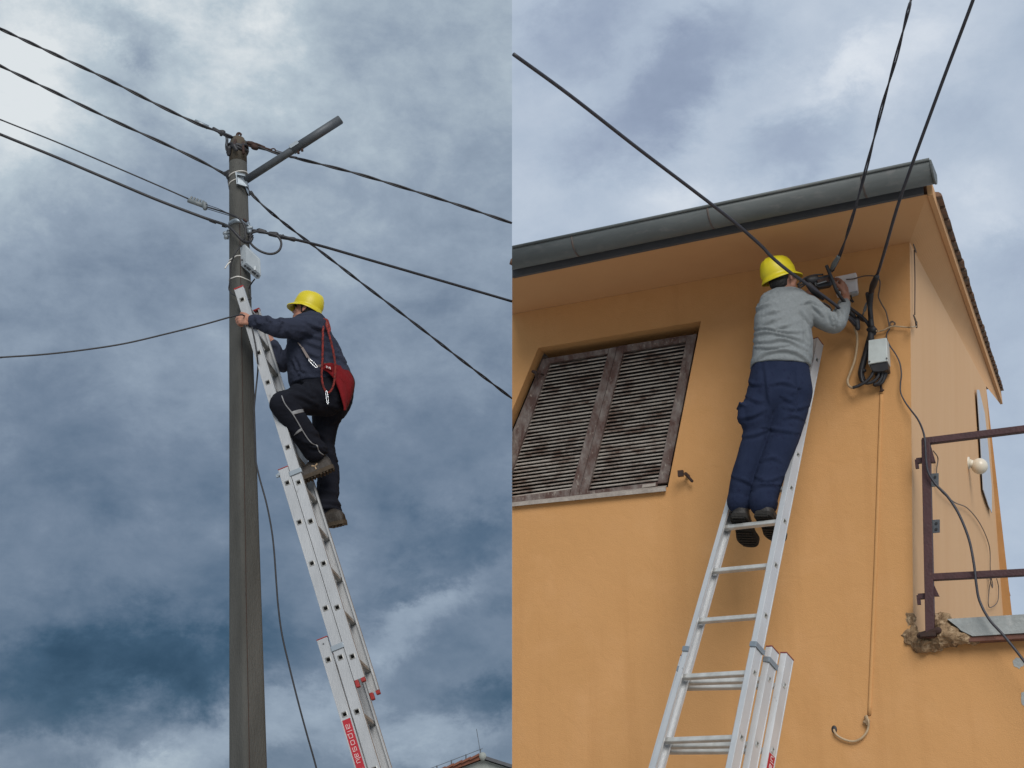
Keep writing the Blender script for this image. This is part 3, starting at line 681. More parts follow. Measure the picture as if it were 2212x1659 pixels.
def band(yl, name, m, rw, px_y=None, thick=.004, tilt=0):
    l_, r_ = pole_edges(yl); c = (J(l_, yl, PY) + J(r_, yl, PY)) / 2; rad = (J(r_, yl, PY) - J(l_, yl, PY)).length / 2 + thick
    t = min(max((yl - 380) / 500, 0), 1); e = 2 + 5.5 * t; b = MB(); rg = []
    for dz, k in ((-rw, 1), (rw, 1)):
        ring = []
        for j in range(40):
            a = 2 * math.pi * j / 40; a2 = a - R(47); s_ = 1 / ((abs(math.cos(a2)) ** e + abs(math.sin(a2)) ** e) ** (1 / e)) * (2 ** (1 / e) * math.cos(R(45)))
            ring.append(c + Vector((math.cos(a), math.sin(a), 0)) * rad * s_ + Vector((0, 0, dz + tilt * math.cos(a))))
        rg.append(ring)
    b.loft(rg); return part(pole, name, b, m, True)
band(380, 'steel_band', 'tie', .003, tilt=.02); band(396, 'steel_band', 'tie', .003, tilt=.02)
band(486, 'clamp_band', 'galv', .016, thick=.007); band(562, 'zip_tie', 'tie', .004, tilt=.012); band(607, 'zip_tie', 'tie', .004, tilt=-.004)
for (sx, sy, s) in ((855, 790, -1), (1270, 700, 1)):
    b = MB(); c = JZ('S7', sx, sy, PY - .02); b.box(c + Vector((0, 0, -.028)), (.015, 0, 0), (0, .014, 0), (0, 0, .014)); b.limb([(c + Vector((-.014, 0, .0)), .015), (c + Vector((.010, 0, .005)), .014)], 10); b.tube([c + Vector((-.03 * s, 0, .05)), c + Vector((.02 * s, 0, -.01))], .006, 6)
    part(pole, 'anchor_bolt', b, 'galv', True)
b = MB(); b.limb([(JZ('Z2', 65 + 20, 1405 - 1300, PY - .1), .004), (JZ('Z2', 60, 110, PY - .1), .005)], 6)
b = MB(); b.tube(crv([JZ('S7', 925, 1300, PY - .09), JZ('S7', 890, 1330, PY - .1), JZ('S7', 850, 1380, PY - .1), JZ('S7', 822, 1425, PY - .1)], 4), .005, 6); part(pole, 'tie_tail', b, 'tie', True)

# fibre junction box tied to the pole
jb = thing('junction_box', 'pale grey plastic distribution box strapped to the concrete pole', 'junction box', tuple(JZ('Z1', 290, 1350, PY - .1)))
bA, bB, bC, bD, bE = JZ('Z1', 195, 1215, PY - .07), JZ('Z1', 240, 1198, PY - .12), JZ('Z1', 372, 1325, PY - .20), JZ('Z1', 380, 1470, PY - .20), JZ('Z1', 245, 1362, PY - .12)
bF, bG = JZ('Z1', 205, 1385, PY - .07), JZ('Z1', 340, 1500, PY - .12)
top_in = JZ('Z1', 330, 1335, PY + .02)
b = MB()
vs = [bA, bB, bC, JZ('Z1', 383, 1478, PY - .195), bE, bF, bG]
b.add([bA, bB, bE, bF], [(0, 1, 2, 3)]); b.add([bB, bC, bD, bE], [(0, 1, 2, 3)]); b.add([bF, bE, bD, JZ('Z1', 365, 1498, PY - .16), bG], [(0, 1, 2, 3, 4)])
bH = JZ('Z1', 325, 1300, PY + .0); b.add([bA, bB, bC, bH], [(0, 1, 2, 3)]); b.add([bH, bC, bD, JZ('Z1', 365, 1498, PY - .16), bG], [(0, 1, 2, 3, 4)]); b.add([bA, bH, bG, bF], [(0, 1, 2, 3)])
bm_ = b; o = part(jb, 'housing', b, 'box')
b = MB()
def lerp3(p, q, t): return p.lerp(q, t)
nv = (bC - bB).cross(bE - bB).normalized()
if nv.y > 0: nv = -nv
ins = [bB.lerp(bD, .05), bC.lerp(bE, .05), bD.lerp(bB, .05), bE.lerp(bC, .05)]
b.prism(ins, nv * .006); part(jb, 'lid', b, 'box', bevel=.002)
for k, t in enumerate((.1, .26, .38, .6, .72, .9)):
    p = bE.lerp(bD, t) + (bF - bE) * .45 + Vector((0, -.0, -.004)); b = MB(); d = (bD - bE).normalized(); b.box(p, d * .008, (bF - bE).normalized() * .008, Vector((0, 0, .004))); part(jb, 'cable_port', b, 'black')
b = MB(); p = JZ('S7', 1130, 1270, PY - .105); b.box(p, (.006, 0, 0), (0, .004, 0), (0, 0, .006)); part(jb, 'latch', b, 'black')
b = MB(); p = JZ('S7', 1365, 1420, PY - .185); b.box(p, (.007, 0, 0), (0, .006, 0), (0, 0, .014)); part(jb, 'latch', b, 'box')

# spans at the pole -----------------------------------------------------------------------------
GL = 'cables strung from the concrete pole'
def pxs(lst, Y0, Y1=None):
    n = len(lst) - 1; return [J(x, y, Y0 + ((Y1 if Y1 is not None else Y0) - Y0) * i / n) for i, (x, y) in enumerate(lst)]
c1 = cable('overhead_cable', 'twisted black cable to the top hook, highest of the four on the left', pxs([(-1500, -640), (-700, -266), (-60, 34), (0, 62), (120, 118), (240, 175), (340, 226), (424, 266), (470, 284), (497, 296), (510, 298)], 8.4, PY), .0105, twist=2, group=GL, pitch=.42)
b = MB(); b.tube([J(421, 261, 8.88), J(449, 275, 8.9)], [.013, .017], 10); c1['_w'] = [0, 0, 0]; part(c1, 'sleeve_clamp', b, 'galv', True)
b = MB(); b.limb([(JZ('S5', 700, 420, PY), .018), (JZ('S5', 745, 425, PY), .02)], 8); b.limb([(JZ('S5', 590, 360, PY), .013), (JZ('S5', 690, 410, PY), .010)], 8); b.limb([(JZ('S5', 715, 430, PY), .012), (JZ('S5', 715, 465, PY), .012)], 8); b.limb([(JZ('S5', 770, 440, PY), .008), (JZ('S5', 880, 490, PY), .010)], 8); part(c1, 'tap_connector', b, 'black', True)
for k in range(2):
    b = MB(); dx = 26 * k; b.tube(crv([JZ('S5', 745, 445, PY), JZ('S5', 790 + dx, 480, PY - .01), JZ('S5', 802 + dx, 560, PY - .03), JZ('S5', 792 + dx, 650, PY - .05), JZ('S5', 805 + dx, 730 - 20 * k, PY - .06), JZ('S5', 850, 760 - 30 * k, PY - .06)], 6), .005, 6); part(c1, 'jumper_wire', b, 'black', True)
c2 = cable('overhead_cable', 'twisted black cable ending in a boot beside the lamp arm bracket', pxs([(-1500, -590), (-700, -200), (-60, 112), (0, 142), (120, 200), (240, 258), (350, 308), (430, 346), (482, 374)], 8.5, PY), .010, twist=2, group=GL, pitch=.5)
b = MB(); b.limb([(JZ('S5', 740, 1118, PY), .010), (JZ('S5', 800, 1130, PY), .022), (JZ('S5', 855, 1130, PY), .034), (JZ('S5', 872, 1170, PY), .034)], 10); b.limb([(JZ('S5', 845, 1090, PY), .014), (JZ('S5', 860, 1200, PY), .016), (JZ('S5', 840, 1250, PY), .007), (JZ('S5', 850, 1300, PY), .008), (JZ('S5', 862, 1390, PY), .007)], 8); part(c2, 'cable_boot', b, 'black', True)
c3 = cable('drop_wire', 'thin black wire with a ribbed grey tension clamp left of the pole', pxs([(-1500, -390), (-700, -44), (-60, 232), (0, 258), (120, 306), (240, 357), (340, 400), (408, 430)], 8.6, PY - .05), .0055, group=GL)
b = MB(); s0, s1 = JZ('S7', 165, 195, PY - .05), JZ('S7', 480, 310, PY - .05); b.tube([s0, s1], .017, 12)
ax = (s1 - s0).normalized(); upv = (Vector((0, 0, 1)) - ax * ax.z).normalized()
for i in range(5):
    p = s0.lerp(s1, .08 + i * .165); b.limb([(p + upv * .008, .010), (p + upv * .030, .009)], 8)
b.limb([(s0.lerp(s1, .88) + upv * .012, .022), (s1 - upv * .012, .018)], 10); part(c3, 'tension_clamp', b, 'insul', True)
for pts in ([(480, 270), (700, 345), (830, 405)], [(480, 342), (900, 470), (1080, 520), (1170, 550)]):
    b = MB(); b.tube([JZ('S7', x, y, PY - .08 - (.03 if x > 900 else 0)) for x, y in pts], .0028, 5); part(c3, 'bail_wire', b, 'black', True)
b = MB(); b.tube(crv([JZ('S7', 490, 312, PY - .05), JZ('S7', 700, 375, PY - .06), JZ('S7', 900, 440, PY - .1), JZ('S7', 1040, 500, PY - .12), JZ('S7', 1140, 600, PY - .12), JZ('S7', 1195, 740, PY - .12), JZ('S7', 1180, 870, PY - .12), JZ('S7', 1150, 930, PY - .11)], 6), .0062, 8); part(c3, 'tail', b, 'black', True)
b = MB(); b.limb([(JZ('S7', 1165, 545, PY - .08), .010), (JZ('S7', 1205, 575, PY - .08), .010)], 8); part(c3, 'eye_bolt', b, 'rust', True)
c4 = cable('overhead_cable', 'thick smooth black cable draped across the pole face below the clamp', pxs([(-1500, -360), (-700, -12), (-60, 264), (0, 290), (120, 339), (240, 390), (340, 432), (440, 470), (482, 484)], 8.5, PY - .02) + [JZ('S7', 905, 680, PY - .11), JZ('S7', 980, 750, PY - .13), JZ('S7', 1060, 840, PY - .13), JZ('S7', 1140, 920, PY - .12), JZ('S7', 1215, 955, PY - .09), JZ('S7', 1280, 940, PY - .06), JZ('S7', 1320, 860, PY - .05)], .0105, group=GL)
b = MB(); b.limb([(JZ('S7', 565, 560, PY), .012), (JZ('S7', 650, 600, PY), .009)], 8); b.tube(crv([JZ('S7', 540, 530, PY), JZ('S7', 640, 590, PY), JZ('S7', 730, 600, PY), JZ('S7', 800, 625, PY), JZ('S7', 850, 675, PY), JZ('S7', 770, 660, PY)], 4), .006, 6); part(c4, 'helical_tie', b, 'black', True)
# rightwards
END = 0.0
c5 = cable('overhead_cable', 'twisted black cable running right from the chain and hooks at the pole top', [JZ('Z1', 195, 265, PY), JZ('Z1', 245, 300, PY), JZ('Z1', 330, 340, PY), JZ('Z1', 540, 405, PY)] + pxs([(645, 343), (760, 372), (880, 408), (1000, 446), (1106, 482)], PY, 9.2), .0098, twist=2, group=GL, pitch=.45)
for nm, lst in (('clamp', [((270, 310, .016), (300, 318, .02))]), ('clamp', [((320, 345, .024), (335, 350, .022))]), ('turnbuckle', [((295, 305, .007), (345, 322, .010), (410, 345, .007))]), ('hook_link', [((380, 345, .008), (412, 355, .009), (470, 372, .008))]), ('clamp', [((640, 432, .010), (690, 440, .009))]), ('lug', [((240, 322, .007), (310, 350, .007))])):
    b = MB()
    for l_ in lst: b.limb([(JZ('Z1', x, y, PY), r_) for x, y, r_ in l_], 8)
    part(c5, nm, b, 'rust', True)
ec = JZ('Z1', 485, 375, PY); b = MB(); b.tube([ec + Vector((.018 * math.cos(a), 0, .014 * math.sin(a))) for a in [2 * math.pi * i / 14 for i in range(14)]], .005, 6, closed=True); part(c5, 'eye_ring', b, 'rust', True)
b = MB(); b.tube([JZ('Z1', 500, 372, PY), JZ('Z1', 585, 398, PY)], .003, 5); part(c5, 'tie_wire', b, 'rust', True)
c6 = cable('overhead_cable', 'twisted black cable slanting steeply down right from the lamp arm bracket', [JZ('Z1', 250, 690, PY - .04), JZ('Z1', 285, 745, PY), JZ('Z1', 350, 810, PY)] + pxs([(577, 452), (620, 487), (690, 541), (790, 618), (900, 702), (1000, 780), (1106, 861)], PY, 10.2), .0098, twist=2, group=GL, pitch=.4)
b = MB(); b.tube(crv([JZ('Z1', 285, 745, PY), JZ('Z1', 295, 732, PY), JZ('Z1', 315, 760, PY), JZ('Z1', 328, 785, PY)], 4), .004, 6); b.limb([(JZ('Z1', 262, 720, PY), .012), (JZ('Z1', 276, 765, PY), .008)], 8); part(c6, 'wedge_clamp', b, 'black', True)
c7 = cable('overhead_cable', 'thick smooth black cable running right from the galvanised clamp', [JZ('S7', 1310, 735, PY - .02), JZ('S7', 1440, 755, PY), JZ('S7', 1600, 790, PY), JZ('S7', 1740, 825, PY)] + pxs([(640, 518), (700, 533), (800, 562), (900, 591), (1000, 620), (1106, 651)], PY, 10.0), .0105, group=GL)
b = MB(); b.limb([(JZ('S7', 1390, 750, PY), .012), (JZ('S7', 1440, 745, PY), .02), (JZ('S7', 1540, 765, PY), .016)], 8); b.limb([(JZ('S7', 1640, 800, PY), .018), (JZ('S7', 1740, 815, PY), .022)], 8); b.tube(crv([JZ('S7', 1740, 810, PY), JZ('S7', 1840, 830, PY), JZ('S7', 1880, 815, PY)], 3), .006, 6)
b.limb([(JZ('S7', 1820, 850, PY), .018), (JZ('S7', 1960, 880, PY), .014), (JZ('S7', 2060, 900, PY), .018)], 8); part(c7, 'helical_tie', b, 'black', True)
coil = [(1290, 930), (1265, 870), (1290, 800), (1360, 765), (1450, 760), (1600, 790), (1740, 830), (1810, 890), (1838, 980), (1810, 1080), (1730, 1145), (1620, 1160), (1500, 1130), (1390, 1070), (1310, 1000), (1270, 930), (1285, 860), (1330, 820)]
cable('cable_loop', 'spare loop of black cable hanging right of the pole clamp', [JZ('S7', x, y, PY - .03 - .002 * i) for i, (x, y) in enumerate(coil)], .0085, cat='cable loop', sub=6)
b = MB(); b.tube(crv([JZ('S7', 1240, 850, PY - .04), JZ('S7', 1290, 850, PY - .06), JZ('S7', 1320, 900, PY - .05), JZ('S7', 1250, 930, PY - .05)], 5), .006, 6)
tag(b.build('wire_tail', 'black', None, True), 'short curled black wire tail at the cable loop', 'wire')
cable('box_lead', 'black lead curving from the distribution box down the left edge of the pole', [JZ('S7', 1130, 1010, PY - .1), JZ('S7', 1070, 1060, PY - .12), JZ('S7', 1000, 1170, PY - .13), JZ('S7', 940, 1320, PY - .11), JZ('S7', 918, 1500, PY - .09), JZ('Z1', 105, 1540, PY - .08), JZ('Z1', 100, 1590, PY - .07), JZ('Z1', 125, 1630, PY - .1), JZ('Z1', 160, 1648, PY - .13)], .0055)
cable('box_lead', 'black lead leaving the bottom of the distribution box on the right', [JZ('Z1', 325, 1502, PY - .12), JZ('Z1', 300, 1535, PY - .08), JZ('Z1', 280, 1570, PY - .06), JZ('Z2', 188, 210, PY - .05), JZ('Z2', 195, 260, PY - .06), JZ('Z2', 205, 300, PY - .08), JZ('Z2', 165, 308, PY - .11)], .005)
cable('service_wire', 'thin black wire coming from the left into the climber\'s hand', pxs([(-1500, 830), (-700, 812), (-60, 776), (0, 772), (90, 766), (180, 756), (270, 742), (360, 721), (440, 701), (497, 685), (520, 680), (528, 682)], 8.0, 8.66), .0055)
hang = [(544, 706), (551, 740), (556, 775), (557, 800), (552, 850), (549, 890), (551, 950), (552, 990), (560, 1030), (575, 1085), (586, 1140), (592, 1190), (597, 1260), (601, 1310), (609, 1370), (625, 1440), (645, 1520), (664, 1590), (684, 1662), (705, 1760), (720, 1900)]
cable('hanging_wire', 'loose black wire hanging between the concrete pole and the ladder', [J(x, y, 8.60 if i < 3 else 8.72) for i, (x, y) in enumerate(hang)], .0055)

# ------------------------------------------------------------------ ladders
def find(A, B, y):
    lo, hi = -1.0, 4.0
    for _ in range(50):
        m = (lo + hi) / 2
        if proj(A.lerp(B, m) if 0 <= m <= 1 else A + (B - A) * m)[1] < y: lo = m
        else: hi = m
    return A + (B - A) * lo
def rail_mb(A, B, wv, inward, web, fl, holes, hs=.0135, th=.0025):
    """channel rail: web plane spanned by the axis and wv, flanges turned inward, square openings for the rungs"""
    a = (B - A); Ln = a.length; a = a / Ln; wv = (wv - a * wv.dot(a)).normalized(); iw = inward.normalized()
    mb = MB(); h = web / 2
    hp = sorted((p - A).dot(a) for p in holes); hp = [q for q in hp if hs < q < Ln - hs]
    mb.box(A + a * Ln / 2 + wv * (h + hs) / 2 + iw * th / 2, a * Ln / 2, wv * (h - hs) / 2, iw * th / 2)
    mb.box(A + a * Ln / 2 - wv * (h + hs) / 2 + iw * th / 2, a * Ln / 2, wv * (h - hs) / 2, iw * th / 2)
    s = 0
    for q in hp + [Ln + hs]:
        e = q - hs
        if e > s: mb.box(A + a * (s + e) / 2 + iw * th / 2, a * (e - s) / 2, wv * hs, iw * th / 2)
        s = q + hs
    for sg in (-1, 1):
        mb.box(A + a * Ln / 2 + wv * sg * (h - th / 2) + iw * (th + (fl - th) / 2), a * (Ln / 2 - .0005), wv * th / 2, iw * (fl - th) / 2)
        mb.box(A + a * Ln / 2 + wv * sg * (h - .006) + iw * (fl - th / 2 + .0005), a * (Ln / 2 - .001), wv * .006, iw * th / 2)   # returned lip
        mb.box(A + a * Ln / 2 + wv * sg * (h - .004) - iw * .0008, a * (Ln / 2 - .0015), wv * .0025, iw * .0012)            # extruded bead
    return mb
def rung_mb(p, q, a, wv, s=.014, th=.0022):
    d = (q - p).normalized(); e = .0015; p2, q2 = p - d * e, q + d * e; mb = MB(); rings = []
    a = (a - d * a.dot(d)).normalized(); wv = d.cross(a).normalized(); c = s * .72
    def ring(c0, r):
        k = r * .78; return [c0 + a * x + wv * y for x, y in ((r, k), (k, r), (-k, r), (-r, k), (-r, -k), (-k, -r), (k, -r), (r, -k))]
    mb.loft([ring(p2, s - th), ring(p2, s), ring(q2, s), ring(q2, s - th), ring(p2, s - th)], cap=False)
    # flared collar round the opening
    for c0, sg in ((p, -1), (q, 1)): mb.loft([ring(c0 + d * sg * .0006, s + .004), ring(c0 + d * sg * .0022, s + .0005)], cap=False)
    return mb
def ladder(root, secs, wid, offw, web, fl, caps=True):
    """secs: list of (A, B, [rung points on the near rail], extra far vector)"""
    for (A, B, rp, q0, q1) in secs:
        a = (B - A).normalized()
        Ln = (B - A).length
        far = lambda p: p + q0.lerp(q1, (p - A).dot(a) / Ln)
        dirn = q0.normalized()
        part(root, 'side_rail', rail_mb(A, B, offw, dirn, web, fl, rp), 'alu')
        part(root, 'side_rail', rail_mb(far(A), far(B), offw, -dirn, web, fl, [far(p) for p in rp]), 'alu')
        for p in rp: part(root, 'rung', rung_mb(p, far(p), a, offw), 'alu_rung', False)
def endcap(root, P, a, wv, iw, web, fl, up=True, t=.010, m='redcap'):
    b = MB(); wv = (wv - a * wv.dot(a)).normalized(); c = P + iw * fl / 2 - a * .004 * (1 if up else -1)
    b.box(c, a * t, wv * (web / 2 + .002), iw * (fl / 2 + .002)); part(root, 'end_cap', b, m, bevel=min(.003, t * .4))

# left: three-section ladder against the pole
lad = thing('extension_ladder', 'aluminium extension ladder with red caps leaning on the concrete pole', 'ladder', tuple(Vector((J(880, 2300, 8.0).x, 8.05, 0))))
LT0 = J(515.5, 622, 8.74); LT1 = J(776, 1466, 8.30)
la = (LT1 - LT0).normalized()
rv = Vector((.05, .35, 0)); wv = la.cross(rv).normalized()
if wv.x > 0: wv = -wv                                   # towards the pole side
rv = (rv - la * rv.dot(la)).normalized() * .355
offM, offB = wv * .0695, wv * .1440
def ext(p0, d, zmin):
    t = (zmin - p0.z) / d.z; return p0 + d * t
tr = [find(LT0, LT1, y) for y in (647, 704, 762, 826, 895, 966, 1042, 1126, 1217, 1312, 1418)]
MA = find(LT0 + offM, LT1 + offM, 1012); MB_ = ext(LT1 + offM, la, .55)
mr_ = [find(LT0 + offM, LT1 + offM, y) for y in (1043, 1128, 1217, 1314, 1420, 1537, 1662, 1800, 1950, 2110, 2280)]
BA = find(LT0 + offB, LT1 + offB, 1380); BB = ext(LT1 + offB, la, .02)
br_ = [find(LT0 + offB, LT1 + offB, y) for y in (1425, 1543, 1664, 1800, 1950, 2110, 2280, 2460)]
mr_ = [p for p in mr_ if p.z > MB_.z + .1]; br_ = [p for p in br_ if p.z > .15]
ladder(lad, [(LT0, LT1, tr, rv, rv), (MA, MB_, mr_, rv, rv), (BA, BB, br_, rv, rv)], .36, wv, .066, .026)
iw = rv.normalized()
for P, t in ((LT0, .007), (MA, .003), (BA, .003)):
    endcap(lad, P, la, wv, iw, .066, .026, t=t); endcap(lad, P + rv, la, wv, -iw, .066, .026, t=t)
# claw feet of the top section and guide brackets
for P, s in ((LT1, 1), (LT1 + rv, -1)):
    b = MB(); b.box(P + la * .022 + wv * .021 + iw * s * .012, la * .022, wv * .011, iw * .014); b.box(P + la * .012 - wv * .020 + iw * s * .012, la * .012, wv * .012, iw * .014); part(lad, 'claw_foot', b, 'redcap', bevel=.002)
def bracket(P, off):
    b = MB(); b.box(P + off - iw * .005, la * .016, wv * .037, iw * .004); b.box(P + off - wv * .038 + iw * .008, la * .016, wv * .003, iw * .014); b.box(P + off + wv * .038 + iw * .004, la * .016, wv * .003, iw * .010); part(lad, 'guide_bracket', b, 'galv', bevel=.001)
bracket(find(LT0, LT1, 1020), wv * .0); bracket(find(LT0 + offM, LT1 + offM, 1398), wv * 0)
q = find(LT0 + offM, LT1 + offM, 1020) + wv * .036; b = MB(); b.tube([q - iw * .004, q + iw * .04], .010, 10); b.box(q + la * .004 + wv * .012 + iw * .005, la * .010, wv * .010, iw * .006); part(lad, 'locking_hook', b, 'galv')
b = MB(); q = find(LT0 + offB, LT1 + offB, 1391); b.tube([q - iw * .004, q + iw * .003], .005, 8); part(lad, 'rivet', b, 'pipe')
def font_mesh(txt, size, mname, parent, M4, squash=1.0, name='lettering', lw=0.0, spacing=1.0):
    cu = bpy.data.curves.new('t', 'FONT'); cu.body = txt; cu.size = size; cu.extrude = .0006; cu.space_character = spacing; cu.offset = lw
    o = bpy.data.objects.new('t', cu); C.objects.link(o); dg = bpy.context.evaluated_depsgraph_get(); dg.update()
    me = bpy.data.meshes.new_from_object(o.evaluated_get(dg)); bpy.data.objects.remove(o)
    me.transform(M4); o0 = Vector(parent['_w']); me.transform(Matrix.Translation(-o0)); me.materials.clear(); me.materials.append(MT[mname]); me.name = name
    return link(name, me, parent)
def stroke_letters(parent, name, origin, xa, ya, nrm_, glyphs, wid):
    """squared outline lettering: list of polylines in units, xa along the text, ya up"""
    b = MB()
    for gl in glyphs:
        for p, q in zip(gl[:-1], gl[1:]):
            P, Q = origin + xa * p[0] + ya * p[1], origin + xa * q[0] + ya * q[1]; d = (Q - P).normalized(); n2 = d.cross(nrm_).normalized()
            b.box((P + Q) / 2 + nrm_ * .0008, d * ((Q - P).length / 2 + wid), n2 * wid, nrm_ * .0005)
    return b.build(name, 'white_print', parent)
# sticker on the lowest section
s0 = find(LT0 + offB, LT1 + offB, 1554); s1 = find(LT0 + offB, LT1 + offB, 1663)
b = MB(); box2(b, s0 - iw * .0012, s1 - iw * .0012, wv * .0245, iw * .0006); stk = part(lad, 'label_sticker', b, 'sticker')
sl_len = (s1 - s0).length; xa = la; ya = -wv; org = s0 - iw * .002 - ya * .012
U1 = sl_len * .88 / 100
G = []; xo = 12
def gl(pl, dx): G.append([(dx + x, y * 24) for x, y in pl])
hh = 12
def addg(polys, x): 
    for pl in polys: G.append([(x + a * 9, b_ * 1.0) for a, b_ in pl])
addg([[(0, 1), (1, 1), (1, 0), (0, 0), (0, .5), (1, .5)]], 12)            # a
addg([[(0, 1.35), (0, 0)]], 27)                                            # l
addg([[(0, -.4), (0, 1), (1, 1), (1, 0), (0, 0)]], 33)                     # p
addg([[(0, 0), (1, 0), (1, 1), (0, 1), (0, 0)]], 48)                       # o
addg([[(1, 1), (0, 1), (0, .5), (1, .5), (1, 0), (0, 0)]], 63)             # s
addg([[(0, .95), (.75, 1), (.75, 0), (0, .05), (.05, .5), (.75, .55)]], 78)  # a
addg([[(0, 1.45), (0, 0)]], 88)                                            # l
addg([[(0, 1), (.05, .1), (.4, 0), (.75, .1), (.75, 1)]], 91)              # u
G = [[(x * U1, y * .021) for x, y in pl] for pl in G]
stroke_letters(stk, 'lettering', org, xa, ya, -iw, G, .0009)

# right: the same kind of ladder on the ochre wall
lad2 = thing('extension_ladder', 'aluminium extension ladder leaning on the ochre wall under the grey sweatshirt', 'ladder', tuple(Vector((J(1500, 2300, 6.9).x, 6.6, 0))))
YT, YB = 8.36, 7.20
QL0, QL1 = J(1668.5, 745, YT + .25), J(1409, 1660, YB + .30); QR0, QR1 = J(1762, 731, YT), J(1574.5, 1656, YB)
ra_ = (QR1 - QR0).normalized(); lL = (QL1 - QL0).normalized()
dv = Vector((.086, .066, -.040))                        # from one section to the next
dvl = Vector((-.012, .060, -.038))
rdir = (QL0 - QR0).normalized(); wn = (QR1 - QR0).normalized().cross(rdir).normalized()
if wn.y < 0: wn = -wn                                   # ladder normal, towards the wall
ru = (QL0 - QR0)
def secR(k, y0, ys, yend):
    o = dv * k; A = find(QR0 + o, QR1 + o, y0) if y0 else QR0 + o
    if yend: Bq = find(QR0 + o, QR1 + o, yend)
    else: Bq = ext(QR1 + o, ra_, .03 + .02 * k)
    rp = []
    for y in ys:
        p = find(QR0 + o, QR1 + o, y)
        if p.z > Bq.z + .1: rp.append(p)
    def cross(p):                                        # vector to the left rail at the same height ratio
        t = (p - QR0 - o).dot(ra_) / (QR1 - QR0).length; lp = QL0.lerp(QL1, t) if 0 <= t <= 1 else QL0 + (QL1 - QL0) * t
        return lp + dvl * k - p
    return (A, Bq, rp, cross(A), cross(Bq))
ysr = (770, 838, 905, 975, 1047, 1119, 1214, 1323, 1446, 1586, 1735, 1900, 2080, 2270, 2480)
def ladder2(root, secs, web, fl):
    for k, (A, B, rp, q0, q1) in enumerate(secs):
        a = (B - A).normalized(); Ln = (B - A).length
        far = lambda p: p + q0.lerp(q1, (p - A).dot(a) / Ln)
        h = wn * (web / 2); dirn = (q0 - a * q0.dot(a)).normalized()
        o1 = h - dirn * .014; o2 = h + dirn * .014
        part(root, 'side_rail', rail_mb(A + o1, B + o1, wn, dirn, web, fl, [p + o1 for p in rp]), 'alu_r')
        part(root, 'side_rail', rail_mb(far(A) + o2, far(B) + o2, wn, -dirn, web, fl, [far(p) + o2 for p in rp]), 'alu_r')
        for p in rp: part(root, 'rung', rung_mb(p + o1, far(p) + o2, a, wn), 'alu_rung_r')
        for P, s in ((A + o1, 1), (far(A) + o2, -1)): endcap(root, P, a, wn, dirn * s, web, fl, t=.004, m='cap_dark')
S_T = secR(0, None, ysr, 1690); S_M = secR(1, 1397, [y + 14 for y in ysr if y > 1400], None); S_B = secR(2, 1411, [y + 27 for y in ysr if y > 1400], None)
S_T = secR(0, None, ysr, 2050)
ladder2(lad2, [S_T, S_M, S_B], .075, .034)
dn2 = S_T[3].normalized(); dvn = wn
def br2(P, dirn, web=.06):
    b = MB(); b.box(P - dvn * .004 + dirn * .002, ra_ * .016, dirn * .020, dvn * .004); b.box(P + dvn * .0375 - dirn * .020, ra_ * .016, dirn * .003, dvn * .045); part(lad2, 'guide_bracket', b, 'galv', bevel=.001)
br2(find(QR0, QR1, 1392), dn2); br2(find(QR0 + dv, QR1 + dv, 1425), dn2); br2(find(QL0, QL1, 1402), -dn2)
b = MB(); q = find(QL0, QL1, 1444); b.box(q + dn2 * .022 + dvn * .02, ra_ * .016, dn2 * .006, dvn * .02); part(lad2, 'guide_bracket', b, 'galv')
q0_, q1_ = find(QR0 + dv * 2, QR1 + dv * 2, 1622), find(QR0 + dv * 2, QR1 + dv * 2, 1760)
hB = dvn * .0375 - dn2 * .0160
b = MB(); box2(b, q0_ + hB, q1_ + hB, dvn * .028, dn2 * .0007); stk2 = part(lad2, 'label_sticker', b, 'sticker')
G2 = []
def addg2(polys, x):
    for pl in polys: G2.append([((x + a * 9) * .0030, b_ * .021) for a, b_ in pl])
addg2([[(0, 1), (.05, .1), (.4, 0), (.75, .1), (.75, 1)]], 3); addg2([[(0, 1.45), (0, 0)]], 14)
addg2([[(0, .95), (.75, 1), (.75, 0), (0, .05), (.05, .5), (.75, .55)]], 19)
G2 = [[(x, y) for x, y in pl] for pl in G2]
stroke_letters(stk2, 'lettering', q0_ + hB - dn2 * .001 + dvn * -.010, ra_, dvn, -dn2, G2, .0012)

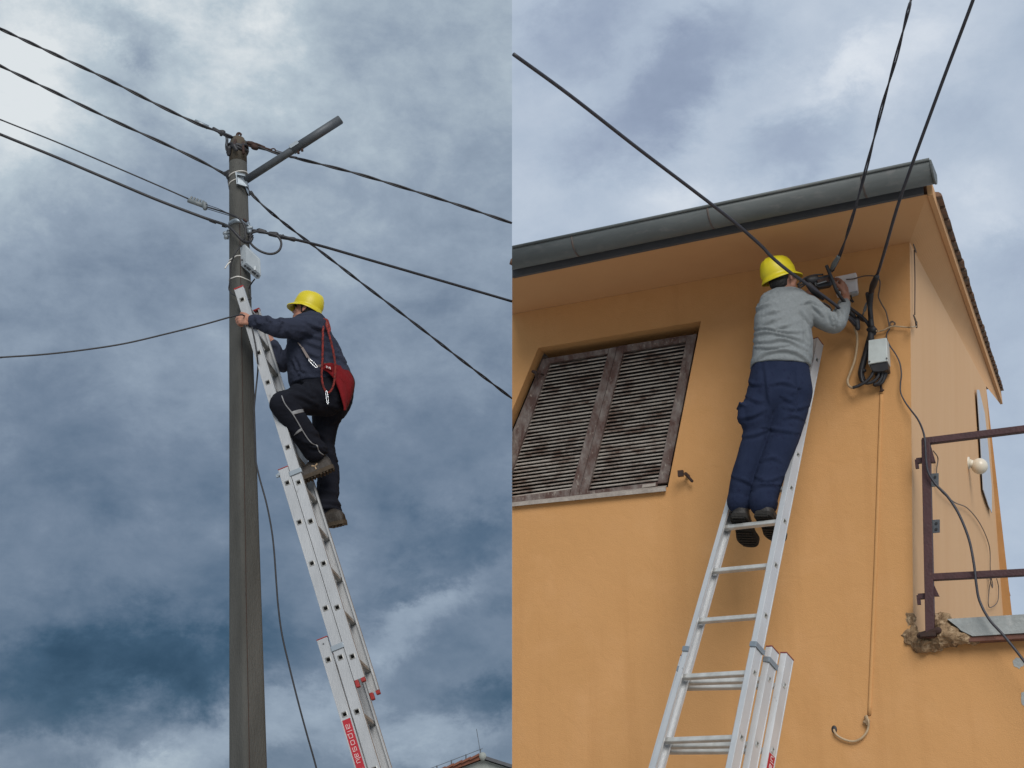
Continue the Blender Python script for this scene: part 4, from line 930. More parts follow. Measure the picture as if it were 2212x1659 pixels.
# ------------------------------------------------------------------ people
def ring_sec(pl, pr, Y, bd, n=28, tilt=0.0):
    a, b_ = J(pl[0], pl[1], Y + tilt), J(pr[0], pr[1], Y - tilt); c = (a + b_) / 2; hx = (b_ - a) / 2; hy = Vector((0, bd, 0))
    return [c + hx * (abs(math.cos(t)) ** .85 * (1 if math.cos(t) >= 0 else -1)) + hy * (abs(math.sin(t)) ** .85 * (1 if math.sin(t) >= 0 else -1)) for t in [2 * math.pi * j / n for j in range(n)]]
def smooth_rings(rs, sub=4):
    outr = []
    n = len(rs[0]); cols = [crv([r[j] for r in rs], sub) for j in range(n)]
    return [[cols[j][i] for j in range(n)] for i in range(len(cols[0]))]
def hand(mb, W, f, p, side, curl=(55, 70, 45), size=1.0, spread=4, thumb=(50, 30)):
    """W wrist, f forward, p the way the palm faces, side +1 thumb along +s"""
    f = f.normalized(); p = (p - f * p.dot(f)).normalized(); s = f.cross(p).normalized() * side; k = size
    mb.limb([(W - f * .03 * k, .026 * k), (W + f * .015 * k, .027 * k)], 12)
    mb.limb([(W + f * .02 * k + s * .022 * k, .016 * k), (W + f * .085 * k + s * .030 * k, .0145 * k)], 10)
    mb.limb([(W + f * .02 * k + s * .004 * k, .017 * k), (W + f * .090 * k + s * .010 * k, .0150 * k)], 10)
    mb.limb([(W + f * .02 * k - s * .012 * k, .017 * k), (W + f * .085 * k - s * .011 * k, .0145 * k)], 10)
    mb.limb([(W + f * .02 * k - s * .022 * k, .016 * k), (W + f * .076 * k - s * .029 * k, .0130 * k)], 10)
    for i, (off, ln, base) in enumerate(((.031, (.040, .025, .02), .088), (.011, (.045, .029, .022), .094), (-.0105, (.041, .027, .021), .089), (-.030, (.032, .021, .018), .079))):
        d = (f + s * math.sin(R(spread * (1.5 - i)))).normalized(); P = W + f * base * k + s * off * k; ang = 0; ch = [(P - d * .012 * k, .0098 * k), (P, .0098 * k)]
        for L_, c_ in zip(ln, curl):
            ang += c_ * (1 + .06 * i); dd = d * math.cos(R(ang)) + p * math.sin(R(ang)); P = P + dd * L_ * k; ch.append((P, (.0092 - .0006 * len(ch) * .6) * k))
        mb.limb(ch, 9)
    T0 = W + f * .028 * k + s * .026 * k; d1 = (s * math.cos(R(thumb[0])) + f * math.sin(R(thumb[0])) + p * .35).normalized(); d2 = (d1 * math.cos(R(thumb[1])) + (f * .6 + p * .6) * math.sin(R(thumb[1]))).normalized()
    mb.limb([(T0 - d1 * .012 * k, .015 * k), (T0 + d1 * .036 * k, .0125 * k), (T0 + d1 * .036 * k + d2 * .03 * k, .0108 * k), (T0 + d1 * .036 * k + d2 * .052 * k, .0092 * k)], 10)
def basis(f, u):
    f = f.normalized(); r = f.cross(u).normalized(); return f, r, r.cross(f).normalized()
def head(mb, c, f, u, k=1.0):
    f, r, u = basis(f, u)
    mb.ell(c + u * .02 * k - f * .008 * k, f * .096 * k, r * .075 * k, u * .098 * k, 24, 16)
    mb.limb([(c - u * .055 * k + f * .030 * k + r * .028 * k, .036 * k), (c - u * .088 * k + f * .066 * k, .024 * k), (c - u * .055 * k + f * .030 * k - r * .028 * k, .036 * k)], 12)   # jaw
    mb.limb([(c - u * .03 * k + f * .045 * k, .055 * k), (c - u * .06 * k + f * .045 * k, .045 * k)], 14)           # mid face
    mb.limb([(c + u * .012 * k + f * .088 * k, .010 * k), (c - u * .022 * k + f * .108 * k, .013 * k)], 10)         # nose
    for sg in (-1, 1):
        mb.limb([(c - u * .026 * k + f * .096 * k + r * sg * .012 * k, .009 * k), (c - u * .028 * k + f * .092 * k, .008 * k)], 8)
        mb.limb([(c + u * .028 * k + f * .078 * k + r * sg * .012 * k, .011 * k), (c + u * .026 * k + f * .068 * k + r * sg * .046 * k, .010 * k)], 8)    # brow
        mb.limb([(c - u * .012 * k + f * .060 * k + r * sg * .048 * k, .016 * k), (c - u * .03 * k + f * .045 * k + r * sg * .05 * k, .018 * k)], 8)      # cheek
        e = c - u * .008 * k - f * .012 * k + r * sg * .076 * k
        mb.limb([(e + u * .026 * k - f * .006 * k, .009 * k), (e + u * .024 * k + f * .010 * k, .007 * k)], 8); mb.limb([(e + u * .028 * k - f * .012 * k + r * sg * .006 * k, .007 * k), (e - f * .016 * k + r * sg * .006 * k, .006 * k), (e - u * .026 * k, .008 * k)], 8); mb.ell(e, f * .014 * k, r * .008 * k, u * .026 * k, 10, 8)   # ear
    mb.limb([(c - u * .060 * k + f * .085 * k + r * .018 * k, .0075 * k), (c - u * .058 * k + f * .094 * k, .008 * k), (c - u * .060 * k + f * .085 * k - r * .018 * k, .0075 * k)], 8)  # upper lip
    mb.limb([(c - u * .071 * k + f * .082 * k + r * .016 * k, .0075 * k), (c - u * .070 * k + f * .090 * k, .0085 * k), (c - u * .071 * k + f * .082 * k - r * .016 * k, .0075 * k)], 8)
def helmet(parent, c, f, u, a, b_, h, brim, m='yellow', label=None):
    """c: centre of the rim plane; a half length, b half width, h height"""
    f, r, u = basis(f, u); n = 64; mb = MB(); rings = []
    def pt(th, rad, zz, ex=0.0): return c + f * (math.cos(th) * (a * rad + ex)) + r * (math.sin(th) * (b_ * rad + ex)) + u * zz
    def brimw(th):
        q = math.cos(th); return .010 + brim * max(0, (q - .25) / .75) ** 1.3
    prof = [(1.0, -.006), (.995, .02), (.985, .045), (.955, .07), (.90, .093), (.80, .113), (.66, .127), (.48, .135), (.28, .139), (.1, .1405), (.02, .1405)]
    rings.append([pt(t, 1.0, -.012 - .012 * max(0, math.cos(t)) - .010 * max(0, -math.cos(t)), brimw(t)) for t in [2 * math.pi * j / n for j in range(n)]])
    rings.append([pt(t, 1.0, -.006 - .010 * max(0, math.cos(t)) - .008 * max(0, -math.cos(t)), brimw(t) + .001) for t in [2 * math.pi * j / n for j in range(n)]])
    rings.append([pt(t, 1.0, -.0 - .004 * max(0, -math.cos(t)), .004 + .2 * brimw(t)) for t in [2 * math.pi * j / n for j in range(n)]])
    for rad, zz in prof:
        ring = []
        for j in range(n):
            t = 2 * math.pi * j / n; lat = math.sin(t) * b_ * rad; bulge = 0
            if zz > .07:
                bulge = .006 * math.exp(-(lat / .012) ** 2) + .004 * math.exp(-((abs(lat) - .036) / .008) ** 2)
            ring.append(pt(t, rad, zz * h / .14 + bulge, 0.003 if .03 < zz < .06 and math.cos(t) < .6 else 0))
        rings.append(ring)
    mb.loft(rings[:1] + rings[1:], cap=False)
    # inner shell gives the helmet its thickness
    inner = [[pt(2 * math.pi * j / n, rad - .03, zz * h / .14 - .004) for j in range(n)] for rad, zz in prof[::-1]] + [rings[0]]
    mb.loft(inner, cap=False)
    o = part(parent, 'helmet', mb, m, True, label=label)
    return o
def shoe(parent, heel, toe, upv, w, ms, mo, ankle, L=None, hgt=1.0, label=None):
    """heel, toe: ends of the sole's underside"""
    ax = toe - heel; Ln = ax.length; ax = ax / Ln; sd = ax.cross(upv).normalized(); up_ = sd.cross(ax).normalized(); mb = MB(); rings = []
    for t, hw, h0 in ((.0, .55, .055), (.03, .72, .07), (.10, .80, .088), (.25, .82, .098), (.38, .80, .095), (.52, .86, .078), (.68, .98, .060), (.82, .98, .050), (.93, .78, .042), (.98, .5, .034), (1.0, .25, .028)):
        ring = []; h = h0 * hgt
        for j in range(20):
            a = 2 * math.pi * j / 20; x = math.cos(a); y = math.sin(a)
            ring.append(heel + ax * Ln * t + sd * (w * hw * (abs(x) ** .8) * (1 if x > 0 else -1) * (1 - .25 * max(0, y))) + up_ * (.022 + (h - .01) * max(0, y) ** .8 if y > 0 else .018))
        rings.append(ring)
    mb.loft(smooth_rings(rings, 2)); mb.limb([(heel + ax * Ln * .16 + up_ * .05, w * .80), (ankle, w * .85)], 16)
    s = remesh(mb, 'shoe', ms, parent, .006, 3, lambda p, n: .0022 * noise.noise(p * 38), label)
    mb = MB(); outl = []
    for t, hw in ((0, .45), (.02, .70), (.10, .88), (.25, .86), (.42, .80), (.58, .92), (.74, 1.06), (.86, .98), (.95, .72), (1.0, .35)): outl.append((t, hw))
    left = [heel + ax * Ln * (t * 1.03 - .012) + sd * w * hw * 1.03 for t, hw in outl]; right = [heel + ax * Ln * (t * 1.03 - .012) - sd * w * hw * 1.03 for t, hw in outl][::-1]
    ol = crv(left + right + [left[0]], 3)[:-1]
    mb.prism(ol, up_ * .026)
    c = heel + ax * Ln * .5
    for t, hw in [(x / 12, .72) for x in range(12)]:
        if .38 < t < .5: continue
        p = heel + ax * Ln * (t + .02); mb.box(p - up_ * .004, ax * Ln * .022, sd * w * (.62 if t < .1 or t > .85 else .8), up_ * .005)
    mb.build('sole', mo, s)
    return s
def wr(p, n, freqs):
    s = 0
    for fx, fy, fz, amp, sd_ in freqs:
        v = noise.noise(Vector((p.x * fx + sd_, p.y * fy + sd_ * .3, p.z * fz - sd_)))
        s += amp * (1 - 2.2 * abs(v))
    return s

def folds(frame_lines, w, amp):
    segs = []
    for fr, pl in frame_lines:
        p = [z(fr, *q) for q in pl]; p = [(v.x, v.y) for v in crv([Vector((a, b, 0)) for a, b in p], 4)]
        m = len(p) - 1
        for i in range(m): segs.append((p[i], p[i + 1], math.sin(math.pi * (i + .5) / m) ** .6))
    S = [(np.array(a), np.array(b), k) for a, b, k in segs]
    def f(p, n):
        if n.y > .35: return 0.0
        x, y = proj(p); best = 1e9; sd = 0; kk = 0
        for a, b, k in S:
            if abs(y - a[1]) > 26 or abs(x - a[0]) > 34: continue
            dx, dy = b[0] - a[0], b[1] - a[1]; L2 = dx * dx + dy * dy + 1e-9
            t = min(max(((x - a[0]) * dx + (y - a[1]) * dy) / L2, 0), 1); ex, ey = x - a[0] - t * dx, y - a[1] - t * dy; d = math.hypot(ex, ey)
            if d < best:
                best = d; kk = k; sg = dx * ey - dy * ex; sd = d if sg > 0 else -d
                if dx < 0: sd = -sd
        if best > 26: return 0.0
        return amp * kk * (math.exp(-((sd + .6 * w) / w) ** 2) - .9 * math.exp(-((sd - .9 * w) / (.9 * w)) ** 2))
    return f
def on_surf(ob, px, py, lift=.002):
    o0 = Vector((0, 0, CAMZ)); d = ray(px, py).normalized(); ok, hit, nn, _ = ob.ray_cast(o0 - ob.parent.location if ob.parent else o0, d)
    if not ok: return None
    return hit + (ob.parent.location if ob.parent else Vector((0, 0, 0))) - d * lift
def decal(ob, frame, left, right, name, m, parent, n=8, k=4, lift=.003, th=.003):
    """strip of cloth laid on ob between two lines seen in an enlarged look"""
    bpy.context.view_layer.update()
    A = crv([Vector((*z(frame, *q), 0)) for q in left], n); B = crv([Vector((*z(frame, *q), 0)) for q in right], n); rows = []
    for a, b in zip(A, B):
        row = [on_surf(ob, *(a.lerp(b, i / k)).xy, lift) for i in range(k + 1)]
        if all(p is not None for p in row): rows.append(row)
    if len(rows) < 2: return None
    w_ = k + 1; mb = MB(); mb.add([p for r0 in rows for p in r0], [(i * w_ + j, i * w_ + j + 1, (i + 1) * w_ + j + 1, (i + 1) * w_ + j) for i in range(len(rows) - 1) for j in range(k)])
    o = part(parent, name, mb, m, True); q = o.modifiers.new('t', 'SOLIDIFY'); q.thickness = th; q.offset = 0; return o
bpy.context.view_layer.update(); P = []
for y in range(470, 1900, 20):
    l_, r_ = pole_edges(y); h_ = on_surf(shaft, l_ + (r_ - l_) * (.53 + .004 * math.sin(y * .013)), y, .0)
    if h_ is not None: P.append(h_)
b = MB(); b.tube(P, .0028, 5); part(pole, 'casting_seam', b, 'rust', True)
# ---- climber on the pole ladder ----
YP = 8.92
person1 = None
hc = J(664, 672, YP - .02); hf = Vector((-.90, .30, .26)); hu = Vector((.26, 0, .96))
mb = MB(); head(mb, hc, hf, hu, .95)
mb.limb([(hc - Vector((-.01, 0, .05)), .055), (J(677, 708, YP), .062), (J(684, 735, YP), .09)], 16)
mb.limb([(J(684, 735, YP), .10), (J(686, 780, YP), .12), (J(700, 850, YP), .12)], 16)
mb.limb([(J(690, 706, YP - .12), .06), (J(668, 706, YP - .17), .045), (J(626, 709, YP - .26), .038), (J(596, 708, YP - .29), .034), (J(570, 699, YP - .26), .030), (J(546, 693, 8.69), .027)], 12)
mb.limb([(J(660, 735, YP + .16), .05), (J(611, 786, YP + .22), .04), (J(590, 745, 9.10), .028)], 12)
mb.limb([(J(700, 850, YP - .09), .09), (J(612, 872, YP - .35), .045), (J(684, 988, 8.76), .04)], 12)
mb.limb([(J(714, 860, YP + .09), .09), (J(701, 965, YP + .11), .055), (J(709, 1105, 8.96), .04)], 12)
hand(mb, J(544, 692, 8.68), Vector((-.30, .0, .03)) + Vector((0, -.01, 0)), Vector((.15, .9, -.1)), -1, (50, 62, 40), .95, 3)
hand(mb, J(588, 741, 9.10), Vector((-.35, .1, .8)), Vector((-.8, .3, -.2)), -1, (55, 65, 40), .92, 3)
person1 = remesh(mb, 'person', 'skin', None, .0055, 1)
tag(person1, 'climber in yellow helmet, slate jumper, black trousers and red belt on the pole ladder', 'person')
mb = MB()
rs = [ring_sec(*q) for q in (((652, 690), (699, 684), YP, .10), ((636, 700), (705, 694), YP, .175), ((626, 718), (712, 712), YP, .20), ((622, 742), (724, 738), YP, .195), ((621, 768), (739, 765), YP, .19), ((622, 798), (752, 792), YP, .19), ((624, 824), (760, 815), YP, .185), ((628, 838), (760, 832), YP, .178))]
mb.loft(smooth_rings(rs))
mb.limb([(J(680, 708, YP - .13), .085), (J(655, 706, YP - .20), .076), (J(626, 709, YP - .26), .070), (J(596, 708, YP - .29), .062), (J(570, 699, YP - .26), .052), (J(549, 694, 8.69), .047)], 20)
mb.limb([(J(660, 728, YP + .13), .085), (J(632, 765, YP + .19), .068), (J(610, 786, YP + .22), .060), (J(600, 772, YP + .2), .054), (J(591, 748, 9.11), .044)], 18)
mb.limb([(J(668, 690, YP + .08), .06), (J(676, 690, YP), .06), (J(672, 690, YP - .10), .06)], 14)
def d1(p, n):
    s = .006 * wr(p, n, [(16, 9, 22, 1, 1.3), (9, 6, 34, .6, 4.1)]) * .55
    return s + .003 * noise.noise(p * 60) * .4
F1 = folds([('Z2', q) for q in ([(470, 490), (500, 540), (485, 610)], [(345, 470), (380, 530), (365, 610)], [(250, 500), (270, 550), (250, 590)], [(740, 640), (850, 690), (970, 715)], [(690, 705), (820, 765), (930, 800), (1060, 830)],
    [(600, 880), (650, 990), (640, 1080)], [(660, 900), (700, 980), (705, 1080)], [(790, 560), (860, 590), (930, 610)], [(1000, 690), (1060, 770), (1095, 830)], [(570, 640), (640, 690), (720, 700)], [(740, 830), (850, 880), (900, 900)], [(960, 870), (1060, 890), (1140, 930)], [(400, 850), (450, 930), (520, 1000)], [(420, 760), (470, 800), (480, 860)])], 4.5, .011)
remesh(mb, 'jumper', 'sweat_l', person1, .008, 1, lambda p, n: d1(p, n) + F1(p, n), 'slate blue long-sleeved jumper')
mb = MB()
rs = [ring_sec(*q) for q in (((632, 824), (757, 818), YP, .172), ((640, 846), (764, 838), YP, .175), ((655, 872), (759, 868), YP, .168), ((676, 896), (745, 894), YP, .14))]
mb.loft(smooth_rings(rs))
mb.limb([(J(706, 862, YP - .08), .118), (J(655, 863, YP - .22), .104), (J(611, 873, YP - .36), .086)], 20)
mb.limb([(J(611, 873, YP - .36), .085), (J(640, 914, YP - .31), .083), (J(663, 948, YP - .25), .078), (J(673, 962, YP - .21), .078), (J(680, 972, YP - .19), .080)], 20)
mb.limb([(J(712, 872, YP + .08), .118), (J(702, 920, YP + .09), .088), (J(699, 965, YP + .10), .074), (J(708, 1010, YP + .09), .074), (J(709, 1042, YP + .08), .074), (J(706, 1084, YP + .05), .076), (J(709, 1102, YP + .03), .090)], 20)
def d2(p, n): return .0065 * wr(p, n, [(14, 8, 20, 1, 7.3), (10, 10, 40, .6, 2.1)]) * .6
F2 = folds([('Z3', q) for q in ([(690, 490), (780, 520), (840, 610)], [(630, 610), (720, 640), (830, 650)], [(720, 1090), (820, 1075), (945, 1110)], [(725, 1190), (850, 1180), (965, 1210)], [(735, 1260), (860, 1245), (985, 1290)], [(760, 640), (840, 700), (920, 760)], [(560, 560), (640, 600), (700, 600)])] + [('Z2', q) for q in ([(500, 1170), (640, 1180), (780, 1240)], [(690, 1100), (760, 1180), (810, 1270)], [(620, 1260), (720, 1290), (840, 1350)], [(820, 1180), (900, 1260), (930, 1360)], [(1000, 1380), (1060, 1400), (1120, 1400)], [(960, 1520), (1020, 1540), (1070, 1530)])], 5, .011)
tr1 = remesh(mb, 'trousers', 'trous_l', person1, .008, 1, lambda p, n: d2(p, n) * .7 + F2(p, n), 'black work trousers with grey reflective bands')
hm = helmet(person1, J(663.5, 668, YP - .02), Vector((-.93, .22, .30)), Vector((.30, 0, .95)), .106, .094, .126, .030)
mb = MB(); f_, r_, u_ = basis(hf, hu); mb.ell(hc - f_ * .018 + u_ * .004, f_ * .078, r_ * .076, u_ * .066, 20, 14); mb.ell(hc - f_ * .040 - u_ * .045, f_ * .056, r_ * .064, u_ * .06, 18, 12); mb.limb([(hc + f_ * .01 + u_ * .03 - r_ * .066, .022), (hc + f_ * .005 + u_ * .0 - r_ * .070, .012)], 8)
remesh(mb, 'hair', 'hair', person1, .006, 1, lambda p, n: .004 * noise.noise(p * 55))
for sg in (-1, 1):
    b = MB(); e = hc + u_ * .010 + f_ * .080 + r_ * sg * .030; b.ell(e, f_ * .011, r_ * .012, u_ * .010, 12, 8); part(person1, 'eye', b, 'eye', True)
s1_ = shoe(person1, J(722, 1013, 8.78), J(641, 1047, 8.76), Vector((.2, 0, 1)), .050, 'shoe', 'sole', J(688, 982, 8.77), hgt=1.3, label='brown shoe with a pale forked mark')
s2_ = shoe(person1, J(746, 1131, 8.84), J(664, 1150, 8.93), Vector((.1, -.25, 1)), .052, 'shoe', 'sole', J(710, 1104, 8.94))
# pale forked mark on the near shoe
for q in ([(680, 815), (712, 818)], [(738, 792), (714, 818)], [(728, 850), (714, 820)]):
    (x0, y0), (x1, y1) = q; L_ = math.hypot(x1 - x0, y1 - y0); nx, ny = -(y1 - y0) / L_, (x1 - x0) / L_
    decal(s1_, 'Z3', [(x0 + nx * 8, y0 + ny * 8), (x1 + nx * 4, y1 + ny * 4)], [(x0 - nx * 8, y0 - ny * 8), (x1 - nx * 4, y1 - ny * 4)], 'shoe_mark', 'cream', s1_, n=3, k=2, lift=.003, th=.002)
# reflective bands on the raised leg: short tape strips wrapped on its outer side
def tape(pts_c, rads, a0, a1, wdt, name, m, parent, n=12, up=None):
    """band of a limb surface: axis point, axis dir, radius, angle range"""
    c, ax_, rad = pts_c, up.normalized(), rads; x = Vector((0, -1, 0)); x = (x - ax_ * x.dot(ax_)).normalized(); y = ax_.cross(x); rg = []
    for sgn, rr in ((-1, rad), (1, rad), (1, rad + .004), (-1, rad + .004)):
        rg.append([c + ax_ * wdt * sgn + (x * math.cos(R(a)) + y * math.sin(R(a))) * rr for a in [a0 + (a1 - a0) * i / n for i in range(n + 1)]])
    b = MB(); vs = [p for r0 in rg for p in r0]; k = n + 1; fs = []
    for q in range(4):
        for i in range(n): fs.append((q * k + i, q * k + i + 1, ((q + 1) % 4) * k + i + 1, ((q + 1) % 4) * k + i))
    fs += [(0, k, 2 * k, 3 * k), (n, k + n, 2 * k + n, 3 * k + n)]
    b.add(vs, fs); return part(parent, name, b, m, True)
decal(tr1, 'Z3', [(478, 278), (540, 258), (595, 250)], [(498, 308), (560, 290), (606, 280)], 'reflective_band', 'reflect', person1)
decal(tr1, 'Z3', [(522, 486), (545, 462), (575, 442)], [(502, 516), (545, 490), (585, 466)], 'reflective_band', 'reflect', person1)
for fr, ln in (('Z2', [(505, 1265), (540, 1350), (610, 1440), (660, 1520), (700, 1590)]), ('Z3', [(570, 440), (640, 550), (690, 600), (730, 615), (742, 650), (760, 685), (800, 712)])):
    decal(tr1, fr, ln, [(x + 9, y - 6) for x, y in ln], 'piping', 'reflect', person1, k=1, n=6, th=.002, lift=.004)
# red work-positioning belt round the hips
up_b = [(930, 945), (1000, 940), (1070, 955), (1130, 985), (1180, 1025), (1215, 1080), (1230, 1140), (1215, 1230), (1185, 1320), (1142, 1408)]
lo_b = [(892, 988), (925, 1005), (975, 1035), (1025, 1090), (1060, 1160), (1085, 1225), (1105, 1290), (1118, 1335), (1130, 1375), (1138, 1410)]
upc = crv([Vector((x, y, 0)) for x, y in up_b], 4); loc = crv([Vector((x, y, 0)) for x, y in lo_b], 4); mbb = MB(); rows = []
for i, (a, b_) in enumerate(zip(upc, loc)):
    t = i / (len(upc) - 1); row = []
    for j in range(9):
        s = j / 8; p = a.lerp(b_, s)
        Yn = YP - .190 - .018; Yf = YP - .03
        edge = math.sin(min(1, t * 1.25) * math.pi / 2) * (1 - s) ** 1.4
        Yv = Yn * (1 - edge) + Yf * edge - .010 * math.exp(-((s - .30) / .16) ** 2) - .010 * math.exp(-((s - .78) / .16) ** 2) + .016 * math.exp(-((s - .55) / .07) ** 2) * min(1, t * 2)
        row.append(JZ('Z2', p.x, p.y, Yv))
    rows.append(row)
k = 9; vs = [p for r0 in rows for p in r0]; fs = [(i * k + j, i * k + j + 1, (i + 1) * k + j + 1, (i + 1) * k + j) for i in range(len(rows) - 1) for j in range(k - 1)]
mbb.add(vs, fs); belt = part(person1, 'harness_belt', mbb, 'belt', True); so_ = belt.modifiers.new('t', 'SOLIDIFY'); so_.thickness = .014; so_.offset = 0
b = MB(); b.tube(crv([JZ('Z2', 1085, 1080, YP - .19), JZ('Z2', 1120, 1120, YP - .175), JZ('Z2', 1150, 1180, YP - .15), JZ('Z2', 1165, 1240, YP - .13), JZ('Z2', 1165, 1300, YP - .13), JZ('Z2', 1150, 1370, YP - .16)], 5), .005, 6); b.build('seam', 'belt', belt, True)
b = MB(); b.prism([JZ('Z2', 945, 958, YP - .232), JZ('Z2', 1022, 985, YP - .230), JZ('Z2', 1012, 1012, YP - .230), JZ('Z2', 935, 985, YP - .232)], (0, .004, 0)); b2_ = MB(); b2_.tube([r0[0] for r0 in rows], .0085, 6); b2_.build('edge_binding', 'black', belt, True); tg_ = b.build('webbing_loop', 'belt', belt)
for x in (955, 968, 985, 992):
    b = MB(); b.tube([JZ('Z2', x, 966 + (x - 955) * .35, YP - .236), JZ('Z2', x + (8 if x in (968, 985) else 4), 988 + (x - 955) * .35, YP - .236)], .0016, 4); b.build('stitch_mark', 'white_print', belt)
rope = [(912, 500), (925, 530), (922, 640), (920, 780), (918, 900), (912, 1000), (910, 1080), (920, 1150), (938, 1200), (962, 1232), (990, 1228), (1018, 1185), (1036, 1110), (1045, 1000), (1040, 920), (1020, 800), (990, 680), (965, 590), (945, 530)]
P = crv([JZ('Z2', x, y, YP - .235 if 640 < y else YP - .22 + (640 - y) / 140 * .10) for x, y in rope], 6)
b = MB()
for t in range(3):
    S = []
    for i, q in enumerate(P):
        tgv = (P[min(i + 1, len(P) - 1)] - P[max(i - 1, 0)]).normalized(); x = tgv.cross(Vector((0, 1, 0))).normalized(); y = tgv.cross(x); a = i * .62 + t * 2.094; S.append(q + (x * math.cos(a) + y * math.sin(a)) * .0035)
    b.tube(S, .0048, 6)
part(person1, 'rope', b, 'rope', True)
b = MB(); b.limb([(JZ('Z2', 905, 505, YP - .12), .014), (JZ('Z2', 950, 515, YP - .11), .016)], 8); b.limb([(JZ('Z2', 960, 520, YP - .11), .014), (JZ('Z2', 985, 600, YP - .13), .012), (JZ('Z2', 978, 640, YP - .16), .009)], 8); part(person1, 'rope_knot', b, 'rope', True)
def carabiner(parent, a, b_, wd, rr):
    ax_ = (b_ - a); Ln = ax_.length; ax_ = ax_ / Ln; sd = ax_.cross(Vector((0, 1, 0))).normalized(); pts = []
    for q in range(20):
        t = 2 * math.pi * q / 20; pts.append((a + b_) / 2 + ax_ * (Ln / 2) * math.cos(t) + sd * wd * (abs(math.sin(t)) ** .6) * (1 if math.sin(t) > 0 else -1))
    m_ = MB(); m_.tube(pts, rr, 8, closed=True); m_.tube([(a + b_) / 2 + sd * wd - ax_ * Ln * .12, (a + b_) / 2 + sd * wd + ax_ * Ln * .12], rr * 1.9, 10); return part(parent, 'carabiner', m_, 'steel', True)
carabiner(person1, JZ('Z2', 955, 1215, YP - .245), JZ('Z2', 972, 1350, YP - .245), .006, .0028)
carabiner(person1, JZ('Z2', 780, 900, YP - .225), JZ('Z2', 865, 985, YP - .225), .008, .0028)
b = MB(); b.prism([JZ('Z2', 705, 790, YP - .205), JZ('Z2', 722, 778, YP - .205), JZ('Z2', 782, 872, YP - .215), JZ('Z2', 762, 890, YP - .215)], (0, .006, 0)); part(person1, 'lanyard_strap', b, 'strapg')
b = MB(); b.tube([JZ('Z2', 672, 735, YP - .195), JZ('Z2', 712, 785, YP - .205)], .005, 6); b.tube([JZ('Z2', 775, 880, YP - .215), JZ('Z2', 800, 925, YP - .225)], .007, 6); b.tube([JZ('Z2', 850, 965, YP - .225), JZ('Z2', 920, 958, YP - .225)], .003, 6); b.tube([JZ('Z2', 850, 978, YP - .225), JZ('Z2', 920, 968, YP - .225)], .003, 6); part(person1, 'lanyard', b, 'strapg', True)

# ---- man working on the wall ----
YM = 8.02
hc = J(1690, 603, YM + .02); hf = Vector((.74, .62, .08)); hu = Vector((-.12, 0, 1))
mb = MB(); head(mb, hc, hf, hu, 1.0)
mb.limb([(hc - Vector((.01, .01, .05)), .055), (J(1690, 634, YM + .03), .06), (J(1692, 670, YM + .04), .08)], 16)
mb.limb([(J(1692, 670, YM + .03), .09), (J(1690, 720, YM + .02), .11), (J(1686, 820, YM), .11)], 16)
mb.limb([(J(1712, 655, YM + .02), .055), (J(1738, 658, YM), .05), (J(1803, 700, YM - .0), .036), (J(1826, 645, YM + .2), .029)], 12)
mb.limb([(J(1668, 655, YM + .06), .055), (J(1662, 690, YM + .22), .045), (J(1700, 690, YM + .33), .04), (J(1736, 642, YM + .30), .028)], 12)
mb.limb([(J(1650, 850, YM), .07), (J(1633, 930, YM), .045), (J(1599, 1085, YM + .02), .038)], 12)
mb.limb([(J(1712, 850, YM), .07), (J(1695, 930, YM - .02), .045), (J(1650, 1085, YM - .07), .038)], 12)
hand(mb, J(1826, 640, YM + .215), Vector((.01, .06, .30)), Vector((-.72, .62, 0)), 1, (30, 50, 35), 1.05, 4)
hand(mb, J(1739, 638, YM + .28), Vector((.32, .06, .12)), Vector((0, .5, .85)), 1, (30, 45, 35), .95, 3)
person2 = remesh(mb, 'person', 'skin2', None, .0055, 1)
tag(person2, 'man in yellow helmet, grey sweatshirt and navy trousers wiring the ochre wall', 'person')
mb = MB()
rs = [ring_sec(*q) for q in (((1664, 630), (1722, 628), YM + .02, .075), ((1649, 640), (1742, 638), YM + .02, .10), ((1637, 658), (1753, 658), YM + .02, .125), ((1631, 684), (1755, 688), YM + .01, .135), ((1630, 715), (1752, 714), YM, .135), ((1629, 745), (1754, 746), YM, .138), ((1625, 772), (1753, 775), YM, .138), ((1621, 792), (1749, 796), YM, .135))]
mb.loft(smooth_rings(rs))
mb.limb([(J(1722, 655, YM + .02), .075), (J(1746, 664, YM - .0), .078), (J(1772, 684, YM - .02), .070), (J(1800, 700, YM - .02), .058), (J(1810, 693, YM + .04), .054), (J(1818, 674, YM + .12), .049), (J(1824, 657, YM + .18), .041)], 20)
mb.limb([(J(1668, 655, YM + .06), .07), (J(1660, 690, YM + .22), .065), (J(1690, 690, YM + .32), .055), (J(1732, 645, YM + .29), .042)], 16)
mb.limb([(J(1668, 640, YM - .03), .035), (J(1690, 634, YM - .04), .04), (J(1716, 634, YM - .02), .035)], 12)
def sstep(a, b, x): t = min(max((x - a) / (b - a), 0), 1); return t * t * (3 - 2 * t)
zw, zs = J(1690, 760, YM).z, J(1690, 700, YM).z
def d3(p, n):
    k = 1 - sstep(zw - .02, zs + .22, p.z)
    s = .0075 * k * wr(p + Vector((0, 0, p.x * -.35)), n, [(5.5, 5, 17, 1, 3.3), (7, 8, 30, .5, 8.8)]) + .004 * (1 - k * .6) * wr(p + Vector((0, 0, p.x * .6)), n, [(13, 8, 15, 1, 5.3)])
    hem = J(1690, 790, YM).z
    if p.z < hem + .035 and p.x < J(1756, 790, YM).x: s = .25 * s + .004 * (1 if p.z > hem + .0 else .6) - .002
    return s
